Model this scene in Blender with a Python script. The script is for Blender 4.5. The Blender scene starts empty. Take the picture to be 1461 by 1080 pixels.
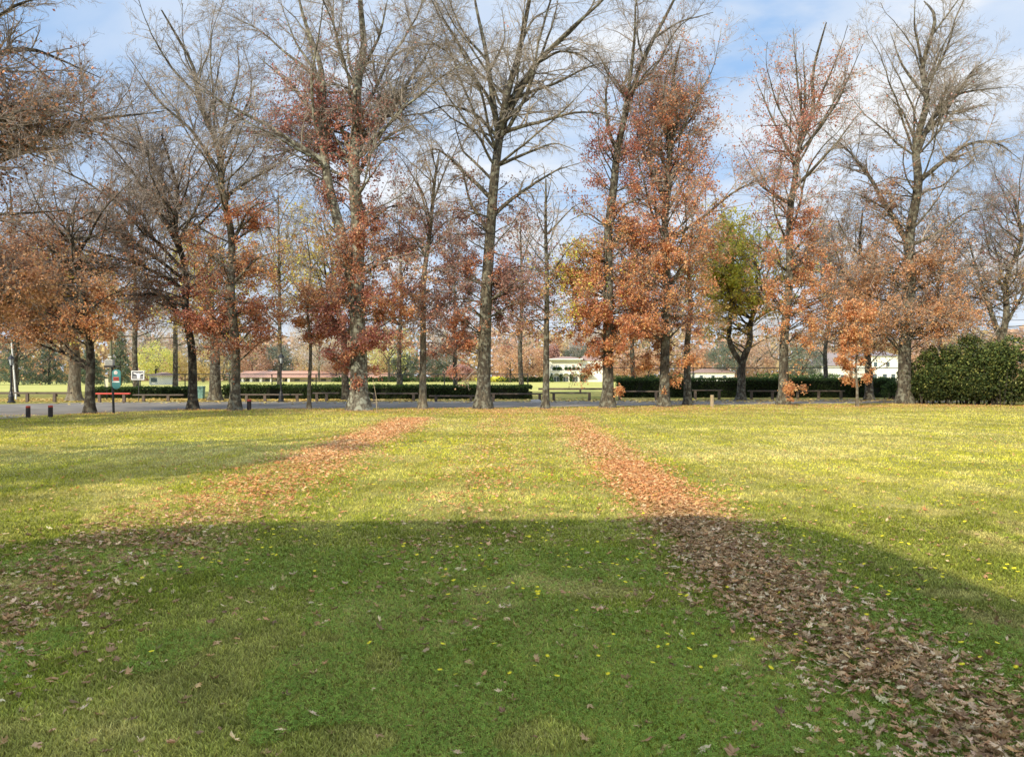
import bpy, math
import numpy as np
rng = np.random.RandomState(11)
U = rng.uniform
F = 1092.0; CX = 730.5; HY = 537.0; CH = 1.7
sc = bpy.context.scene
C = sc.collection

def dist(py): return CH*F/(py-HY)
def W(px, py, D): return np.array([(px-CX)/F*D, D, CH+(HY-py)/F*D])
def G(px, py):
    D = dist(py); return np.array([(px-CX)/F*D, D, 0.0])

# ------------------------------------------------------------------ objects
def link(o, parent=None):
    C.objects.link(o)
    if parent is not None: o.parent = parent
    return o
def tag(o, label=None, cat=None, group=None, kind=None):
    if label: o['label'] = label
    if cat: o['category'] = cat
    if group: o['group'] = group
    if kind: o['kind'] = kind
    return o
def thing(name, label, cat, loc=(0, 0, 0), group=None):
    o = bpy.data.objects.new(name, None); o.location = tuple(float(a) for a in loc)
    o.empty_display_size = 0.2
    link(o); return tag(o, label, cat, group)
def npmesh(name, V, faces, mat, parent=None, smooth=False, col=None):
    """faces: (M,k) array, all of k corners; col (N,3) point colours"""
    me = bpy.data.meshes.new(name)
    V = np.ascontiguousarray(V, dtype=np.float32); faces = np.ascontiguousarray(faces, dtype=np.int32)
    n, k = faces.shape
    me.vertices.add(len(V)); me.vertices.foreach_set('co', V.ravel())
    me.loops.add(n*k); me.loops.foreach_set('vertex_index', faces.ravel())
    me.polygons.add(n); me.polygons.foreach_set('loop_start', np.arange(0, n*k, k, dtype=np.int32))
    try: me.polygons.foreach_set('loop_total', np.full(n, k, dtype=np.int32))
    except Exception: pass
    me.update(calc_edges=True)
    me.polygons.foreach_set('use_smooth', np.full(n, smooth))
    if col is not None:
        a = me.color_attributes.new('Col', 'FLOAT_COLOR', 'POINT')
        c4 = np.ones((len(V), 4), dtype=np.float32); c4[:, :3] = col
        a.data.foreach_set('color', c4.ravel())
    me.materials.append(mat)
    o = bpy.data.objects.new(name, me)
    return link(o, parent)
class MB:
    def __init__(s): s.v = []; s.f = []
    def add(s, vs, fs):
        b = len(s.v); s.v += [tuple(map(float, v)) for v in vs]; s.f += [tuple(b+i for i in f) for f in fs]
    def box(s, x0, x1, y0, y1, z0, z1):
        s.add([(x0,y0,z0),(x1,y0,z0),(x1,y1,z0),(x0,y1,z0),(x0,y0,z1),(x1,y0,z1),(x1,y1,z1),(x0,y1,z1)],
              [(0,3,2,1),(4,5,6,7),(0,1,5,4),(1,2,6,5),(2,3,7,6),(3,0,4,7)])
    def tube(s, p0, p1, r0, r1=None, n=10):
        r1 = r0 if r1 is None else r1
        p0 = np.array(p0, float); p1 = np.array(p1, float); d = p1-p0; d /= np.linalg.norm(d)
        a = np.cross(d, (0, 0, 1) if abs(d[2]) < .9 else (1, 0, 0)); a /= np.linalg.norm(a); b = np.cross(d, a)
        vs = []
        for p, r in ((p0, r0), (p1, r1)):
            for i in range(n):
                t = 2*math.pi*i/n; vs.append(p+r*(a*math.cos(t)+b*math.sin(t)))
        fs = [(i, (i+1) % n, n+(i+1) % n, n+i) for i in range(n)]
        fs += [tuple(range(n))[::-1], tuple(range(n, 2*n))]
        s.add(vs, fs)
    def prism(s, poly, y0, y1, axis='y'):
        n = len(poly)
        f = (lambda a, b, c: (a, c, b)) if axis == 'y' else (lambda a, b, c: (c, a, b))
        vs = [f(a, b, y0) for a, b in poly]+[f(a, b, y1) for a, b in poly]
        s.add(vs, [tuple(range(n)), tuple(range(n, 2*n))[::-1]]+[(i, n+i, n+(i+1) % n, (i+1) % n) for i in range(n)])
    def lathe(s, prof, c=(0, 0, 0), n=12):
        vs = []
        for r, z in prof:
            for i in range(n):
                t = 2*math.pi*i/n; vs.append((c[0]+r*math.cos(t), c[1]+r*math.sin(t), c[2]+z))
        fs = []
        for k in range(len(prof)-1):
            for i in range(n): fs.append((k*n+i, k*n+(i+1) % n, (k+1)*n+(i+1) % n, (k+1)*n+i))
        fs += [tuple(range(n))[::-1], tuple(range((len(prof)-1)*n, len(prof)*n))]
        s.add(vs, fs)
    def build(s, name, mat, parent=None, bevel=0, smooth=False):
        me = bpy.data.meshes.new(name); me.from_pydata(s.v, [], s.f); me.update()
        me.materials.append(mat)
        if smooth: me.polygons.foreach_set('use_smooth', [True]*len(me.polygons))
        o = bpy.data.objects.new(name, me); link(o, parent)
        if bevel:
            m = o.modifiers.new('b', 'BEVEL'); m.width = bevel; m.segments = 2; m.limit_method = 'ANGLE'
        return o

# ---------------------------------------------------------------- materials
def nodes(name):
    m = bpy.data.materials.new(name); m.use_nodes = True
    nt = m.node_tree; b = nt.nodes['Principled BSDF']
    return m, nt, b
def N(nt, t, **kw):
    n = nt.nodes.new(t)
    for k, v in kw.items(): setattr(n, k, v)
    return n
def ramp(nt, src, stops, interp='LINEAR'):
    r = N(nt, 'ShaderNodeValToRGB'); r.color_ramp.interpolation = interp
    while len(r.color_ramp.elements) < len(stops): r.color_ramp.elements.new(0.5)
    for e, (p, c) in zip(r.color_ramp.elements, stops):
        e.position = p; e.color = (*c, 1) if len(c) == 3 else c
    nt.links.new(src, r.inputs[0]); return r
def noise(nt, scale, detail=4, vec=None, rough=.55):
    n = N(nt, 'ShaderNodeTexNoise'); n.inputs['Scale'].default_value = scale
    n.inputs['Detail'].default_value = detail; n.inputs['Roughness'].default_value = rough
    if vec is not None: nt.links.new(vec, n.inputs['Vector'])
    return n
def mapping(nt, scale, coord='Object'):
    t = N(nt, 'ShaderNodeTexCoord'); m = N(nt, 'ShaderNodeMapping'); m.inputs['Scale'].default_value = scale
    nt.links.new(t.outputs[coord], m.inputs['Vector']); return m.outputs[0]
def mix(nt, fac, a, b, mode='MIX'):
    m = N(nt, 'ShaderNodeMix', data_type='RGBA', blend_type=mode)
    for s, v in ((0, fac), (6, a), (7, b)):
        if hasattr(v, 'links'): nt.links.new(v, m.inputs[s])
        else: m.inputs[s].default_value = v if s == 0 else (*v, 1)
    return m.outputs[2]
def bump(nt, b, h, strength=.5, d=.02):
    n = N(nt, 'ShaderNodeBump'); n.inputs['Strength'].default_value = strength; n.inputs['Distance'].default_value = d
    nt.links.new(h, n.inputs['Height']); nt.links.new(n.outputs[0], b.inputs['Normal'])
def simple(name, c1, c2=None, scale=8, rough=.7, metal=0, stretch=(1, 1, 1), bmp=.2):
    m, nt, b = nodes(name)
    c2 = c2 or tuple(x*.75 for x in c1)
    n = noise(nt, scale, 5, mapping(nt, stretch))
    r = ramp(nt, n.outputs[0], [(.32, c2), (.68, c1)])
    nt.links.new(r.outputs[0], b.inputs['Base Color'])
    b.inputs['Roughness'].default_value = rough; b.inputs['Metallic'].default_value = metal
    if bmp: bump(nt, b, n.outputs[0], bmp, .01)
    return m
def bark(name, dark, light, lichen=0.0):
    m, nt, b = nodes(name)
    v = mapping(nt, (1, 1, .18))
    n1 = noise(nt, 14, 6, v, .65); n2 = noise(nt, 1.1, 3, mapping(nt, (1, 1, .5)))
    r = ramp(nt, n1.outputs[0], [(.36, dark), (.52, tuple((a+b_)/2 for a, b_ in zip(dark, light))), (.66, light)])
    r2 = ramp(nt, n2.outputs[0], [(.4, (.55, .52, .5)), (.62, (1.1, 1.08, 1.02))])
    c = mix(nt, 1.0, r.outputs[0], r2.outputs[0], 'MULTIPLY')
    if lichen:
        n3 = noise(nt, 4.5, 5)
        nt.links.new(mapping(nt, (1, 1, 1)), n3.inputs['Vector'])
        r3 = ramp(nt, n3.outputs[0], [(.5, (0, 0, 0)), (.6, (lichen,)*3)])
        c = mix(nt, r3.outputs[0], c, (.36, .36, .27))
    nt.links.new(c, b.inputs['Base Color']); b.inputs['Roughness'].default_value = .95
    bump(nt, b, n1.outputs[0], .9, .04)
    return m
def leafmat(name, transl=.35, rough=.6, hue_noise=0.0):
    m, nt, b = nodes(name)
    a = N(nt, 'ShaderNodeVertexColor'); a.layer_name = 'Col'
    nt.links.new(a.outputs[0], b.inputs['Base Color']); b.inputs['Roughness'].default_value = rough
    b.inputs['Specular IOR Level'].default_value = .25
    t = N(nt, 'ShaderNodeBsdfTranslucent'); nt.links.new(a.outputs[0], t.inputs[0])
    mx = N(nt, 'ShaderNodeMixShader'); mx.inputs[0].default_value = transl
    nt.links.new(b.outputs[0], mx.inputs[1]); nt.links.new(t.outputs[0], mx.inputs[2])
    nt.links.new(mx.outputs[0], nt.nodes['Material Output'].inputs[0])
    return m
M_LEAF = leafmat('leaf', .45); M_GRASS = leafmat('grass_blade', .42, .7); M_DRY = leafmat('dry_leaf', .15, .75)
M_BARK = bark('bark_grey', (.03, .025, .018), (.17, .14, .095), .35)
M_BARKD = bark('bark_dark', (.018, .014, .01), (.085, .066, .045), .2)
M_BARKP = bark('bark_pale', (.09, .072, .05), (.29, .24, .165), .3)
M_BARKL = bark('bark_lichen', (.05, .042, .03), (.25, .22, .165), .8)
M_TWIG = simple('twig', (.40, .34, .28), (.24, .195, .155), 1.2, .9, bmp=0)
M_TWIGD = simple('twig_dark', (.34, .275, .225), (.19, .15, .12), 1.2, .9, bmp=0)
M_TWIGP = simple('twig_pale', (.55, .43, .31), (.34, .26, .19), 1.0, .9, bmp=0)
M_TWIGF = simple('twig_far', (.46, .39, .35), (.34, .29, .26), .4, .9, bmp=0)  # paler tone stands in for distance haze
M_WOOD = simple('weathered_wood', (.17, .13, .1), (.08, .06, .045), 5, .85, stretch=(1, 6, 6))
M_WOODP = simple('pale_wood', (.42, .33, .2), (.28, .2, .12), 6, .85, stretch=(4, 4, 1))
M_REDRAIL = simple('red_paint', (.6, .06, .035), (.45, .05, .03), 4, .5)
M_BLACK = simple('black_iron', (.02, .02, .02), (.012, .012, .013), 9, .45)
M_WHITE = simple('white_paint', (.8, .8, .78), (.66, .66, .63), 4, .5)
M_FENCE = simple('fence_metal', (.05, .055, .05), (.03, .03, .03), 9, .5)
M_CONC = simple('concrete', (.5, .49, .46), (.36, .35, .33), 5, .85)

# -------------------------------------------------------------- light, world
SAZ = math.radians(35); SEL = math.radians(29)
travel = np.array([math.sin(SAZ)*math.cos(SEL), math.cos(SAZ)*math.cos(SEL), -math.sin(SEL)])
ld = bpy.data.lights.new('sun', 'SUN'); ld.energy = 5.0; ld.angle = math.radians(.55); ld.color = (1, .90, .70)
lo = bpy.data.objects.new('sun', ld); link(lo)
from mathutils import Vector
lo.rotation_euler = Vector(travel).to_track_quat('-Z', 'Y').to_euler(); lo.location = (-20, -30, 30)
w = bpy.data.worlds.new('World'); sc.world = w; w.use_nodes = True
nt = w.node_tree; bg = nt.nodes['Background']
sky = N(nt, 'ShaderNodeTexSky', sky_type='NISHITA'); sky.sun_disc = False
sky.sun_elevation = SEL; sky.sun_rotation = math.radians(180)+SAZ
sky.air_density = 1.0; sky.dust_density = 1.2; sky.ozone_density = 2.0
tc = N(nt, 'ShaderNodeTexCoord'); sp = N(nt, 'ShaderNodeSeparateXYZ'); nt.links.new(tc.outputs['Generated'], sp.inputs[0])
mz = N(nt, 'ShaderNodeMath', operation='ADD'); mz.inputs[1].default_value = .22; nt.links.new(sp.outputs[2], mz.inputs[0])
mx_ = N(nt, 'ShaderNodeMath', operation='MAXIMUM'); mx_.inputs[1].default_value = .05; nt.links.new(mz.outputs[0], mx_.inputs[0])
dx = N(nt, 'ShaderNodeMath', operation='DIVIDE'); dy = N(nt, 'ShaderNodeMath', operation='DIVIDE')
nt.links.new(sp.outputs[0], dx.inputs[0]); nt.links.new(mx_.outputs[0], dx.inputs[1])
nt.links.new(sp.outputs[1], dy.inputs[0]); nt.links.new(mx_.outputs[0], dy.inputs[1])
cb = N(nt, 'ShaderNodeCombineXYZ'); nt.links.new(dx.outputs[0], cb.inputs[0]); nt.links.new(dy.outputs[0], cb.inputs[1])
n1 = noise(nt, 1.9, 7, cb.outputs[0], .52); n1.inputs['Distortion'].default_value = .35
cl = ramp(nt, n1.outputs[0], [(.36, (0.1,)*3), (.50, (.65,)*3), (.62, (1,)*3)], 'EASE')
# blue gap towards the upper left (direction based, part of the sky itself)
rx = N(nt, 'ShaderNodeMapRange'); rx.inputs[1].default_value = -.60; rx.inputs[2].default_value = -.15
rx.inputs[3].default_value = .12; rx.inputs[4].default_value = 1.0
nt.links.new(sp.outputs[0], rx.inputs[0])
cm = N(nt, 'ShaderNodeMath', operation='MULTIPLY'); nt.links.new(cl.outputs[0], cm.inputs[0]); nt.links.new(rx.outputs[0], cm.inputs[1])
hz = N(nt, 'ShaderNodeMapRange'); hz.inputs[1].default_value = .0; hz.inputs[2].default_value = .40
hz.inputs[3].default_value = .95; hz.inputs[4].default_value = 0.0; nt.links.new(sp.outputs[2], hz.inputs[0])
mm = N(nt, 'ShaderNodeMath', operation='MAXIMUM'); nt.links.new(cm.outputs[0], mm.inputs[0]); nt.links.new(hz.outputs[0], mm.inputs[1])
SKYS = .15
blue = mix(nt, .75, sky.outputs[0], (.31/SKYS, .58/SKYS, 1.0/SKYS))
ccol = ramp(nt, n1.outputs[0], [(.45, (.80, .87, .97)), (.72, (1.0, 1.02, 1.05))])
cc = mix(nt, 1.0, ccol.outputs[0], (1/SKYS, 1/SKYS, 1/SKYS), 'MULTIPLY')
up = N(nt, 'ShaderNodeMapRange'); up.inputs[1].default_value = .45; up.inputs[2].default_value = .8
up.inputs[3].default_value = 1.0; up.inputs[4].default_value = 1.85; nt.links.new(sp.outputs[2], up.inputs[0])  # overhead sky, out of view, brightened to add fill in the shade
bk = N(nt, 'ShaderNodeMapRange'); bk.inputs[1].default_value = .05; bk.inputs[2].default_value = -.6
bk.inputs[3].default_value = 1.0; bk.inputs[4].default_value = 1.2; nt.links.new(sp.outputs[1], bk.inputs[0])  # sky behind the camera lifted slightly as added fill
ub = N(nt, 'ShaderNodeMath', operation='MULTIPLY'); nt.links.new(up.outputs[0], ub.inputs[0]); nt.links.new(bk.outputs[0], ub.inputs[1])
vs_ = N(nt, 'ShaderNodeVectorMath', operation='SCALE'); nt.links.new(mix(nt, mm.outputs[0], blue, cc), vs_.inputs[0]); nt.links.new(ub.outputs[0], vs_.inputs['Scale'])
out = vs_.outputs[0]
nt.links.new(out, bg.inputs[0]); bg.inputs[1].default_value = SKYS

# ------------------------------------------------------------------- camera
cd = bpy.data.cameras.new('camera'); cam = bpy.data.objects.new('camera', cd); link(cam)
cd.sensor_width = 36; cd.lens = F/1461*36; cd.clip_end = 6000; cd.clip_start = .05
cam.location = (0, 0, CH); cam.rotation_euler = (math.radians(90)-math.atan((540-HY)/F), 0, 0)
sc.camera = cam
sc.view_settings.view_transform = 'Standard'; sc.view_settings.look = 'None'; sc.view_settings.exposure = 0
sc.render.resolution_x = 1024; sc.render.resolution_y = 756
sc.cycles.max_bounces = 5; sc.cycles.diffuse_bounces = 3; sc.cycles.transparent_max_bounces = 4
sc.cycles.use_denoising = True

# ------------------------------------------------------------------- ground
def ground_mat():
    m, nt, b = nodes('lawn_soil')
    v = mapping(nt, (1, 1, 1))
    n1 = noise(nt, .25, 4, v); n2 = noise(nt, 2.5, 5, v); n3 = noise(nt, 40, 4, v)
    r1 = ramp(nt, n1.outputs[0], [(.35, (.34, .32, .09)), (.65, (.48, .40, .15))])
    r2 = ramp(nt, n2.outputs[0], [(.3, (.65, .7, .6)), (.7, (1.15, 1.1, 1.0))])
    r3 = ramp(nt, n3.outputs[0], [(.3, (.55, .55, .5)), (.7, (1.15, 1.15, 1.1))])
    c = mix(nt, 1, mix(nt, 1, r1.outputs[0], r2.outputs[0], 'MULTIPLY'), r3.outputs[0], 'MULTIPLY')
    nt.links.new(c, b.inputs['Base Color']); b.inputs['Roughness'].default_value = 1
    b.inputs['Specular IOR Level'].default_value = .1
    bump(nt, b, n3.outputs[0], .8, .03)
    return m
mb = MB(); mb.add([(-2500, -400, 0), (2500, -400, 0), (2500, 4000, 0), (-2500, 4000, 0)], [(0, 1, 2, 3)])
tag(mb.build('ground', ground_mat()), kind='structure')
def asphalt():
    m, nt, b = nodes('asphalt')
    v = mapping(nt, (1, 1, 1)); n1 = noise(nt, .6, 4, v); n2 = noise(nt, 60, 3, v)
    r1 = ramp(nt, n1.outputs[0], [(.35, (.20, .175, .145)), (.65, (.30, .265, .22))])
    r2 = ramp(nt, n2.outputs[0], [(.3, (.8, .8, .8)), (.7, (1.1, 1.1, 1.1))])
    nt.links.new(mix(nt, 1, r1.outputs[0], r2.outputs[0], 'MULTIPLY'), b.inputs['Base Color'])
    b.inputs['Roughness'].default_value = .97; b.inputs['Specular IOR Level'].default_value = .12; bump(nt, b, n2.outputs[0], .3, .01); return m
near = [(-500, 640), (-200, 615), (0, 598), (60, 592.5), (130, 589), (250, 585), (400, 583), (730, 581.5), (1000, 577.5), (1290, 575), (1461, 573), (2000, 568)]
far = [(2000, 564), (1461, 568), (1000, 571), (730, 572.5), (400, 573), (150, 574), (0, 577), (-500, 582)]
nw = [G(*p) for p in near]; fw = [G(*p) for p in far]
mb = MB(); pts = [(p[0], p[1], .006) for p in nw+fw]; mb.add(pts, [tuple(range(len(pts)))])
tag(mb.build('road', asphalt()), kind='structure')
def fieldmat():
    m, nt, b = nodes('mown_field')
    v = mapping(nt, (1, 1, 1)); n1 = noise(nt, .05, 4, v); n2 = noise(nt, 3, 4, v)
    r1 = ramp(nt, n1.outputs[0], [(.35, (.44, .42, .08)), (.65, (.58, .51, .13))])
    r2 = ramp(nt, n2.outputs[0], [(.3, (.85,)*3), (.7, (1.1,)*3)])
    nt.links.new(mix(nt, 1, r1.outputs[0], r2.outputs[0], 'MULTIPLY'), b.inputs['Base Color'])
    b.inputs['Roughness'].default_value = 1; return m
mb = MB(); mb.add([(-400, 76, .008), (400, 96, .008), (400, 238, .008), (-400, 238, .008)], [(0, 1, 2, 3)])
tag(mb.build('playing_field', fieldmat()), kind='structure')

# simple value noise in numpy
_g = rng.rand(64, 64)
def vn(x, y, s=1.0, o=0):
    x = np.asarray(x)*s+o*7.3+1000; y = np.asarray(y)*s+o*3.1+1000
    xi = np.floor(x).astype(int); yi = np.floor(y).astype(int); fx = x-xi; fy = y-yi
    fx = fx*fx*(3-2*fx); fy = fy*fy*(3-2*fy)
    a = _g[xi % 64, yi % 64]; b = _g[(xi+1) % 64, yi % 64]; c = _g[xi % 64, (yi+1) % 64]; d = _g[(xi+1) % 64, (yi+1) % 64]
    return (a*(1-fx)+b*fx)*(1-fy)+(c*(1-fx)+d*fx)*fy
def lerp(a, b, t): return np.asarray(a)[None, :]*(1-t[:, None])+np.asarray(b)[None, :]*t[:, None]
near_x = np.array([p[0] for p in nw]); near_y = np.array([p[1] for p in nw])
def lawn_edge(x): return np.interp(x, near_x[np.argsort(near_x)], near_y[np.argsort(near_x)])
def sampleD(n, d0, d1, q):   # pdf ~ D^(-q)
    u = rng.rand(n); e = 1-q
    return (d0**e+u*(d1**e-d0**e))**(1/e)
def grasscol(x, y):
    n = len(x)
    dry = np.clip(vn(x, y, .35, 1)*.5+vn(x, y, 1.6, 2)*.5, 0, 1)
    band = .5+.5*np.sin((y*1.0+1.2*vn(x, y, .12, 3)*6)*.9)
    d = np.clip((dry-.42)*1.8+.08+.25*(band-.5)+rng.normal(0, .2, n), 0, 1)
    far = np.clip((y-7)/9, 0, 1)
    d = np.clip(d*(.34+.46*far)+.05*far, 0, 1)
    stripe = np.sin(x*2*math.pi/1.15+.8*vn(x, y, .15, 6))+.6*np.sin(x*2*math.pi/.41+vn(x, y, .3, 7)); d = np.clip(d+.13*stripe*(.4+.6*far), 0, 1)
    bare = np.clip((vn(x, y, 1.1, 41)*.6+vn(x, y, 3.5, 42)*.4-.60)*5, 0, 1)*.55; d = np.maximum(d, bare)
    green = lerp((.25, .29, .04), (.66, .60, .06), np.clip(.75*far+rng.normal(0, .18, n), 0, 1))  # sunlight put into the colour: brighter grass beyond the house shadow
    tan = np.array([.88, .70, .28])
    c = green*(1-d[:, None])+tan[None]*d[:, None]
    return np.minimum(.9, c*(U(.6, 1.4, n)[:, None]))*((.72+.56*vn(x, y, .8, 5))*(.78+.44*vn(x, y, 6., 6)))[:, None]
def make_grass():
    n = 760000
    D = sampleD(n, 2.6, 50, 1.25)
    x = U(-.80, .80, n)*D+rng.normal(0, .3, n)
    keep = D < lawn_edge(x)-.1
    # thin patches
    keep &= rng.rand(n) < .55+.6*vn(x, D, 1.3, 8)
    x = x[keep]; y = D[keep]; n = len(x)
    h = (.022+.018*rng.rand(n))*(.7+.7*vn(x, y, 1.7, 4))*(y/3.5)**.08*.85
    wd = .0032*(y/3.5)**.85*U(.7, 1.4, n)
    az = U(0, 2*math.pi, n); lean = U(.1, .95, n)*h*1.1; la = U(0, 2*math.pi, n)
    ax = np.stack([np.cos(az), np.sin(az), np.zeros(n)], 1)*wd[:, None]
    p = np.stack([x, y, np.zeros(n)], 1)
    ln = np.stack([np.cos(la), np.sin(la), np.zeros(n)], 1)*lean[:, None]
    up = np.zeros((n, 3)); up[:, 2] = h
    col = grasscol(x, y)
    nearm = y < 9
    def build(m, name):
        P, A, L, H, c = p[m], ax[m], ln[m], up[m], col[m]; k = len(P)
        V = np.stack([P-A, P+A, P+H*.62+L*.35+A*.7, P+H*.62+L*.35-A*.7, P+H+L], 1)
        cc = np.repeat(c[:, None], 5, 1)*np.array([.5, .5, 1.05, 1.05, 1.35])[None, :, None]  # roots darkened, tips lightened: shade between blades painted in
        i = np.arange(k)[:, None]*5
        f = np.concatenate([i+[0, 1, 2], i+[0, 2, 3], i+[3, 2, 4]], 0)
        o = npmesh(name, V.reshape(-1, 3), f, M_GRASS, col=cc.reshape(-1, 3)); return o
    def build1(m, name):
        P, A, L, H, c = p[m], ax[m], ln[m], up[m], col[m]; k = len(P)
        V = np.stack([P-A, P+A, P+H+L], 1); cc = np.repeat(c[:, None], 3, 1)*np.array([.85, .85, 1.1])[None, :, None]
        return npmesh(name, V.reshape(-1, 3), np.arange(3*k).reshape(-1, 3), M_GRASS, col=cc.reshape(-1, 3))
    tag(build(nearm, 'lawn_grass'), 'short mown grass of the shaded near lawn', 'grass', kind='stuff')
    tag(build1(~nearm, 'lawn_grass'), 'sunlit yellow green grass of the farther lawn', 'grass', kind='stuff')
make_grass()
def make_clover():
    n = 120000
    y = sampleD(n, 2.7, 7.5, 1.3); x = U(-.75, .75, n)*y
    pm = vn(x, y, .7, 21)*.6+vn(x, y, 2.2, 22)*.4
    k = (pm+.16*np.exp(-((x+.6)/1.8)**2)-.05*(y-4)-.22*np.exp(-((x-2)/.7)**2)) > .43
    x = x[k]; y = y[k]; n = len(x)
    z = U(.022, .045, n); s = U(.005, .009, n)*(y/3.5)**.4
    V = []; base = np.stack([x, y, z], 1); a0 = U(0, 6.28, n)
    tilt = rng.normal(0, .35, (n, 2))
    for j in range(3):
        a = a0+j*2.094
        for (r, da, dz) in ((.1, 0, 0), (1.05, -.42, .15), (1.35, 0, 0), (1.05, .42, .15)):
            ox = np.cos(a+da)*r*s; oy = np.sin(a+da)*r*s
            V.append(base+np.stack([ox, oy, dz*s+ox*tilt[:, 0]+oy*tilt[:, 1]], 1))
    V = np.stack(V, 1)
    f = (np.arange(n)[:, None, None]*12+np.arange(12).reshape(3, 4)[None]).reshape(-1, 4)
    c = lerp((.15, .25, .03), (.40, .52, .08), rng.rand(n)); c = np.repeat(c[:, None], 12, 1)
    tag(npmesh('clover_patch', V.reshape(-1, 3), f, M_GRASS, col=c.reshape(-1, 3)), 'bright green clover growing low in the near grass', 'clover', kind='stuff')
make_clover()

# --------------------------------------------------------- fallen leaf litter
def oak_template():
    pts = [(0, -.50), (.06, -.42), (.10, -.18), (.34, -.26), (.22, -.04), (.50, .02), (.28, .14), (.44, .36), (.17, .28), (.12, .44), (0, .62),
           (-.13, .42), (-.16, .27), (-.42, .34), (-.26, .12), (-.5, .04), (-.2, -.05), (-.32, -.25), (-.09, -.18), (-.05, -.42)]
    return np.array(pts)
OT = oak_template()
PAL = {'orange': [(.84, .44, .19), (.66, .29, .12), (.88, .54, .27), (.48, .21, .10)],
       'redor': [(.78, .35, .18), (.56, .21, .11), (.84, .46, .26), (.40, .16, .09)],
       'red': [(.58, .24, .18), (.42, .15, .12), (.72, .36, .26)],
       'purple': [(.34, .18, .14), (.24, .13, .11), (.46, .25, .18)],
       'brown': [(.64, .34, .17), (.46, .23, .11), (.76, .45, .24)],
       'dbrown': [(.40, .20, .11), (.25, .12, .07), (.58, .30, .16)],
       'yellow': [(.76, .64, .10), (.66, .52, .10), (.80, .70, .14)],
       'ygreen': [(.74, .70, .12), (.55, .58, .10), (.86, .76, .14)],
       'gold': [(.66, .46, .13), (.56, .36, .11), (.72, .54, .17)],
       'green': [(.06, .11, .03), (.09, .15, .04), (.045, .08, .025)],
       'bush': [(.10, .14, .035), (.16, .19, .05), (.06, .09, .03), (.22, .22, .06), (.05, .08, .025)],
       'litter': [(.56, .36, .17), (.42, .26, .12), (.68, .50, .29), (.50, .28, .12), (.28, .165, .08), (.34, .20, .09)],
       'litter_sun': [(.78, .40, .16), (.64, .29, .11), (.82, .52, .25), (.50, .22, .09)]}
def palc(pal, n):
    p = np.array(PAL[pal]); c = p[rng.randint(0, len(p), n)]
    return np.clip(c*U(.75, 1.25, (n, 1))*U(.93, 1.07, (n, 3)), 0, .92)
def litter(name, label, x, y, size, pal_shade, pal_sun, zmax=.05, pile=None):
    n = len(x)
    az = U(0, 6.28, n); s = size*U(.6, 1.25, n)
    z = U(.012, zmax, n) if pile is None else pile
    tx = rng.normal(0, .22, n); ty = rng.normal(0, .22, n); curl = rng.normal(.2, .6, n)
    t = np.clip((y-8.5)/2.0, 0, 1)  # leaf colour turns from shaded brown to sunlit orange at the shadow edge
    col = palc(pal_shade, n)*(1-t[:, None])+palc(pal_sun, n)*t[:, None]
    det = y < 15
    for m, T in ((det, OT), (~det, np.array([(0, -.6), (.42, .05), (0, .6), (-.42, -.05)]))):
        k = m.sum()
        if not k: continue
        T = np.vstack([[(0, .02)], T]) if len(T) > 4 else T
        q = len(T)
        jit = rng.normal(0, .075, (k, q, 2))*np.array([1., 1.])
        asp = U(.55, 1.05, (k, 1, 1))
        L = (T[None]+jit)*np.concatenate([asp, np.ones_like(asp)], 2)*s[m][:, None, None]
        r2 = (T**2).sum(1)[None]*s[m][:, None]
        zz = z[m][:, None]+L[:, :, 0]*tx[m][:, None]+L[:, :, 1]*ty[m][:, None]+curl[m][:, None]*r2*1.3+rng.normal(0, .05, (k, q))*s[m][:, None]
        zz = np.maximum(zz, .007)
        ca, sa = np.cos(az[m])[:, None], np.sin(az[m])[:, None]
        V = np.stack([x[m][:, None]+L[:, :, 0]*ca-L[:, :, 1]*sa, y[m][:, None]+L[:, :, 0]*sa+L[:, :, 1]*ca, zz], 2)
        cc = np.repeat(col[m][:, None], q, 1)
        if q > 4:
            i = np.arange(1, q); j = np.roll(i, -1)
            f = (np.arange(k)[:, None, None]*q+np.stack([np.zeros_like(i), i, j], 1)[None]).reshape(-1, 3)
        else:
            f = np.arange(k*4).reshape(-1, 4)
        tag(npmesh(name, V.reshape(-1, 3), f, M_DRY, col=cc.reshape(-1, 3)), label+(' near the house' if q > 4 else ' out towards the trees'), 'leaves', kind='stuff')
def trail(cx, sig, dens, y0, y1, dfun=None, clump=.7):
    wx = 5*sig; n = int(wx*(y1-y0)*dens*1.2)
    x = U(cx-wx/2, cx+wx/2, n); y = U(y0, y1, n)
    c = cx+.25*(vn(y*0, y, .3, 9)-.5)
    p = np.exp(-((x-c)/sig)**2*.7)
    p = np.clip(p*1.15*(1-clump+clump*2.2*np.clip(vn(x, y, 1.5, 12)*.5+vn(x, y, 4., 13)*.7-.12, 0, 1)), 0, 1)
    if dfun is not None: p = p*dfun(y)
    k = rng.rand(n) < p
    return x[k], y[k]
def cat(*a): return np.concatenate([q[0] for q in a]), np.concatenate([q[1] for q in a])
x1, y1 = cat(trail(2.1, .34, 1150, 2.6, 15), trail(2.1, .8, 70, 2.6, 15), trail(2.15, .9, 60, 15, 32), trail(-3.9, 1.1, 30, 4, 30), trail(2.15, .40, 760, 15, 32, lambda y: .3+.35*(y < 22)+0*y))
pl = np.clip(.03+.03*rng.rand(len(x1))*np.exp(-((x1-2.1)/.5)**2)*2, .015, .09)
litter('fallen_leaves', 'thick brown trail of fallen oak leaves on the right of the lawn', x1, y1, .053, 'litter', 'litter_sun', pile=pl)
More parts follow.
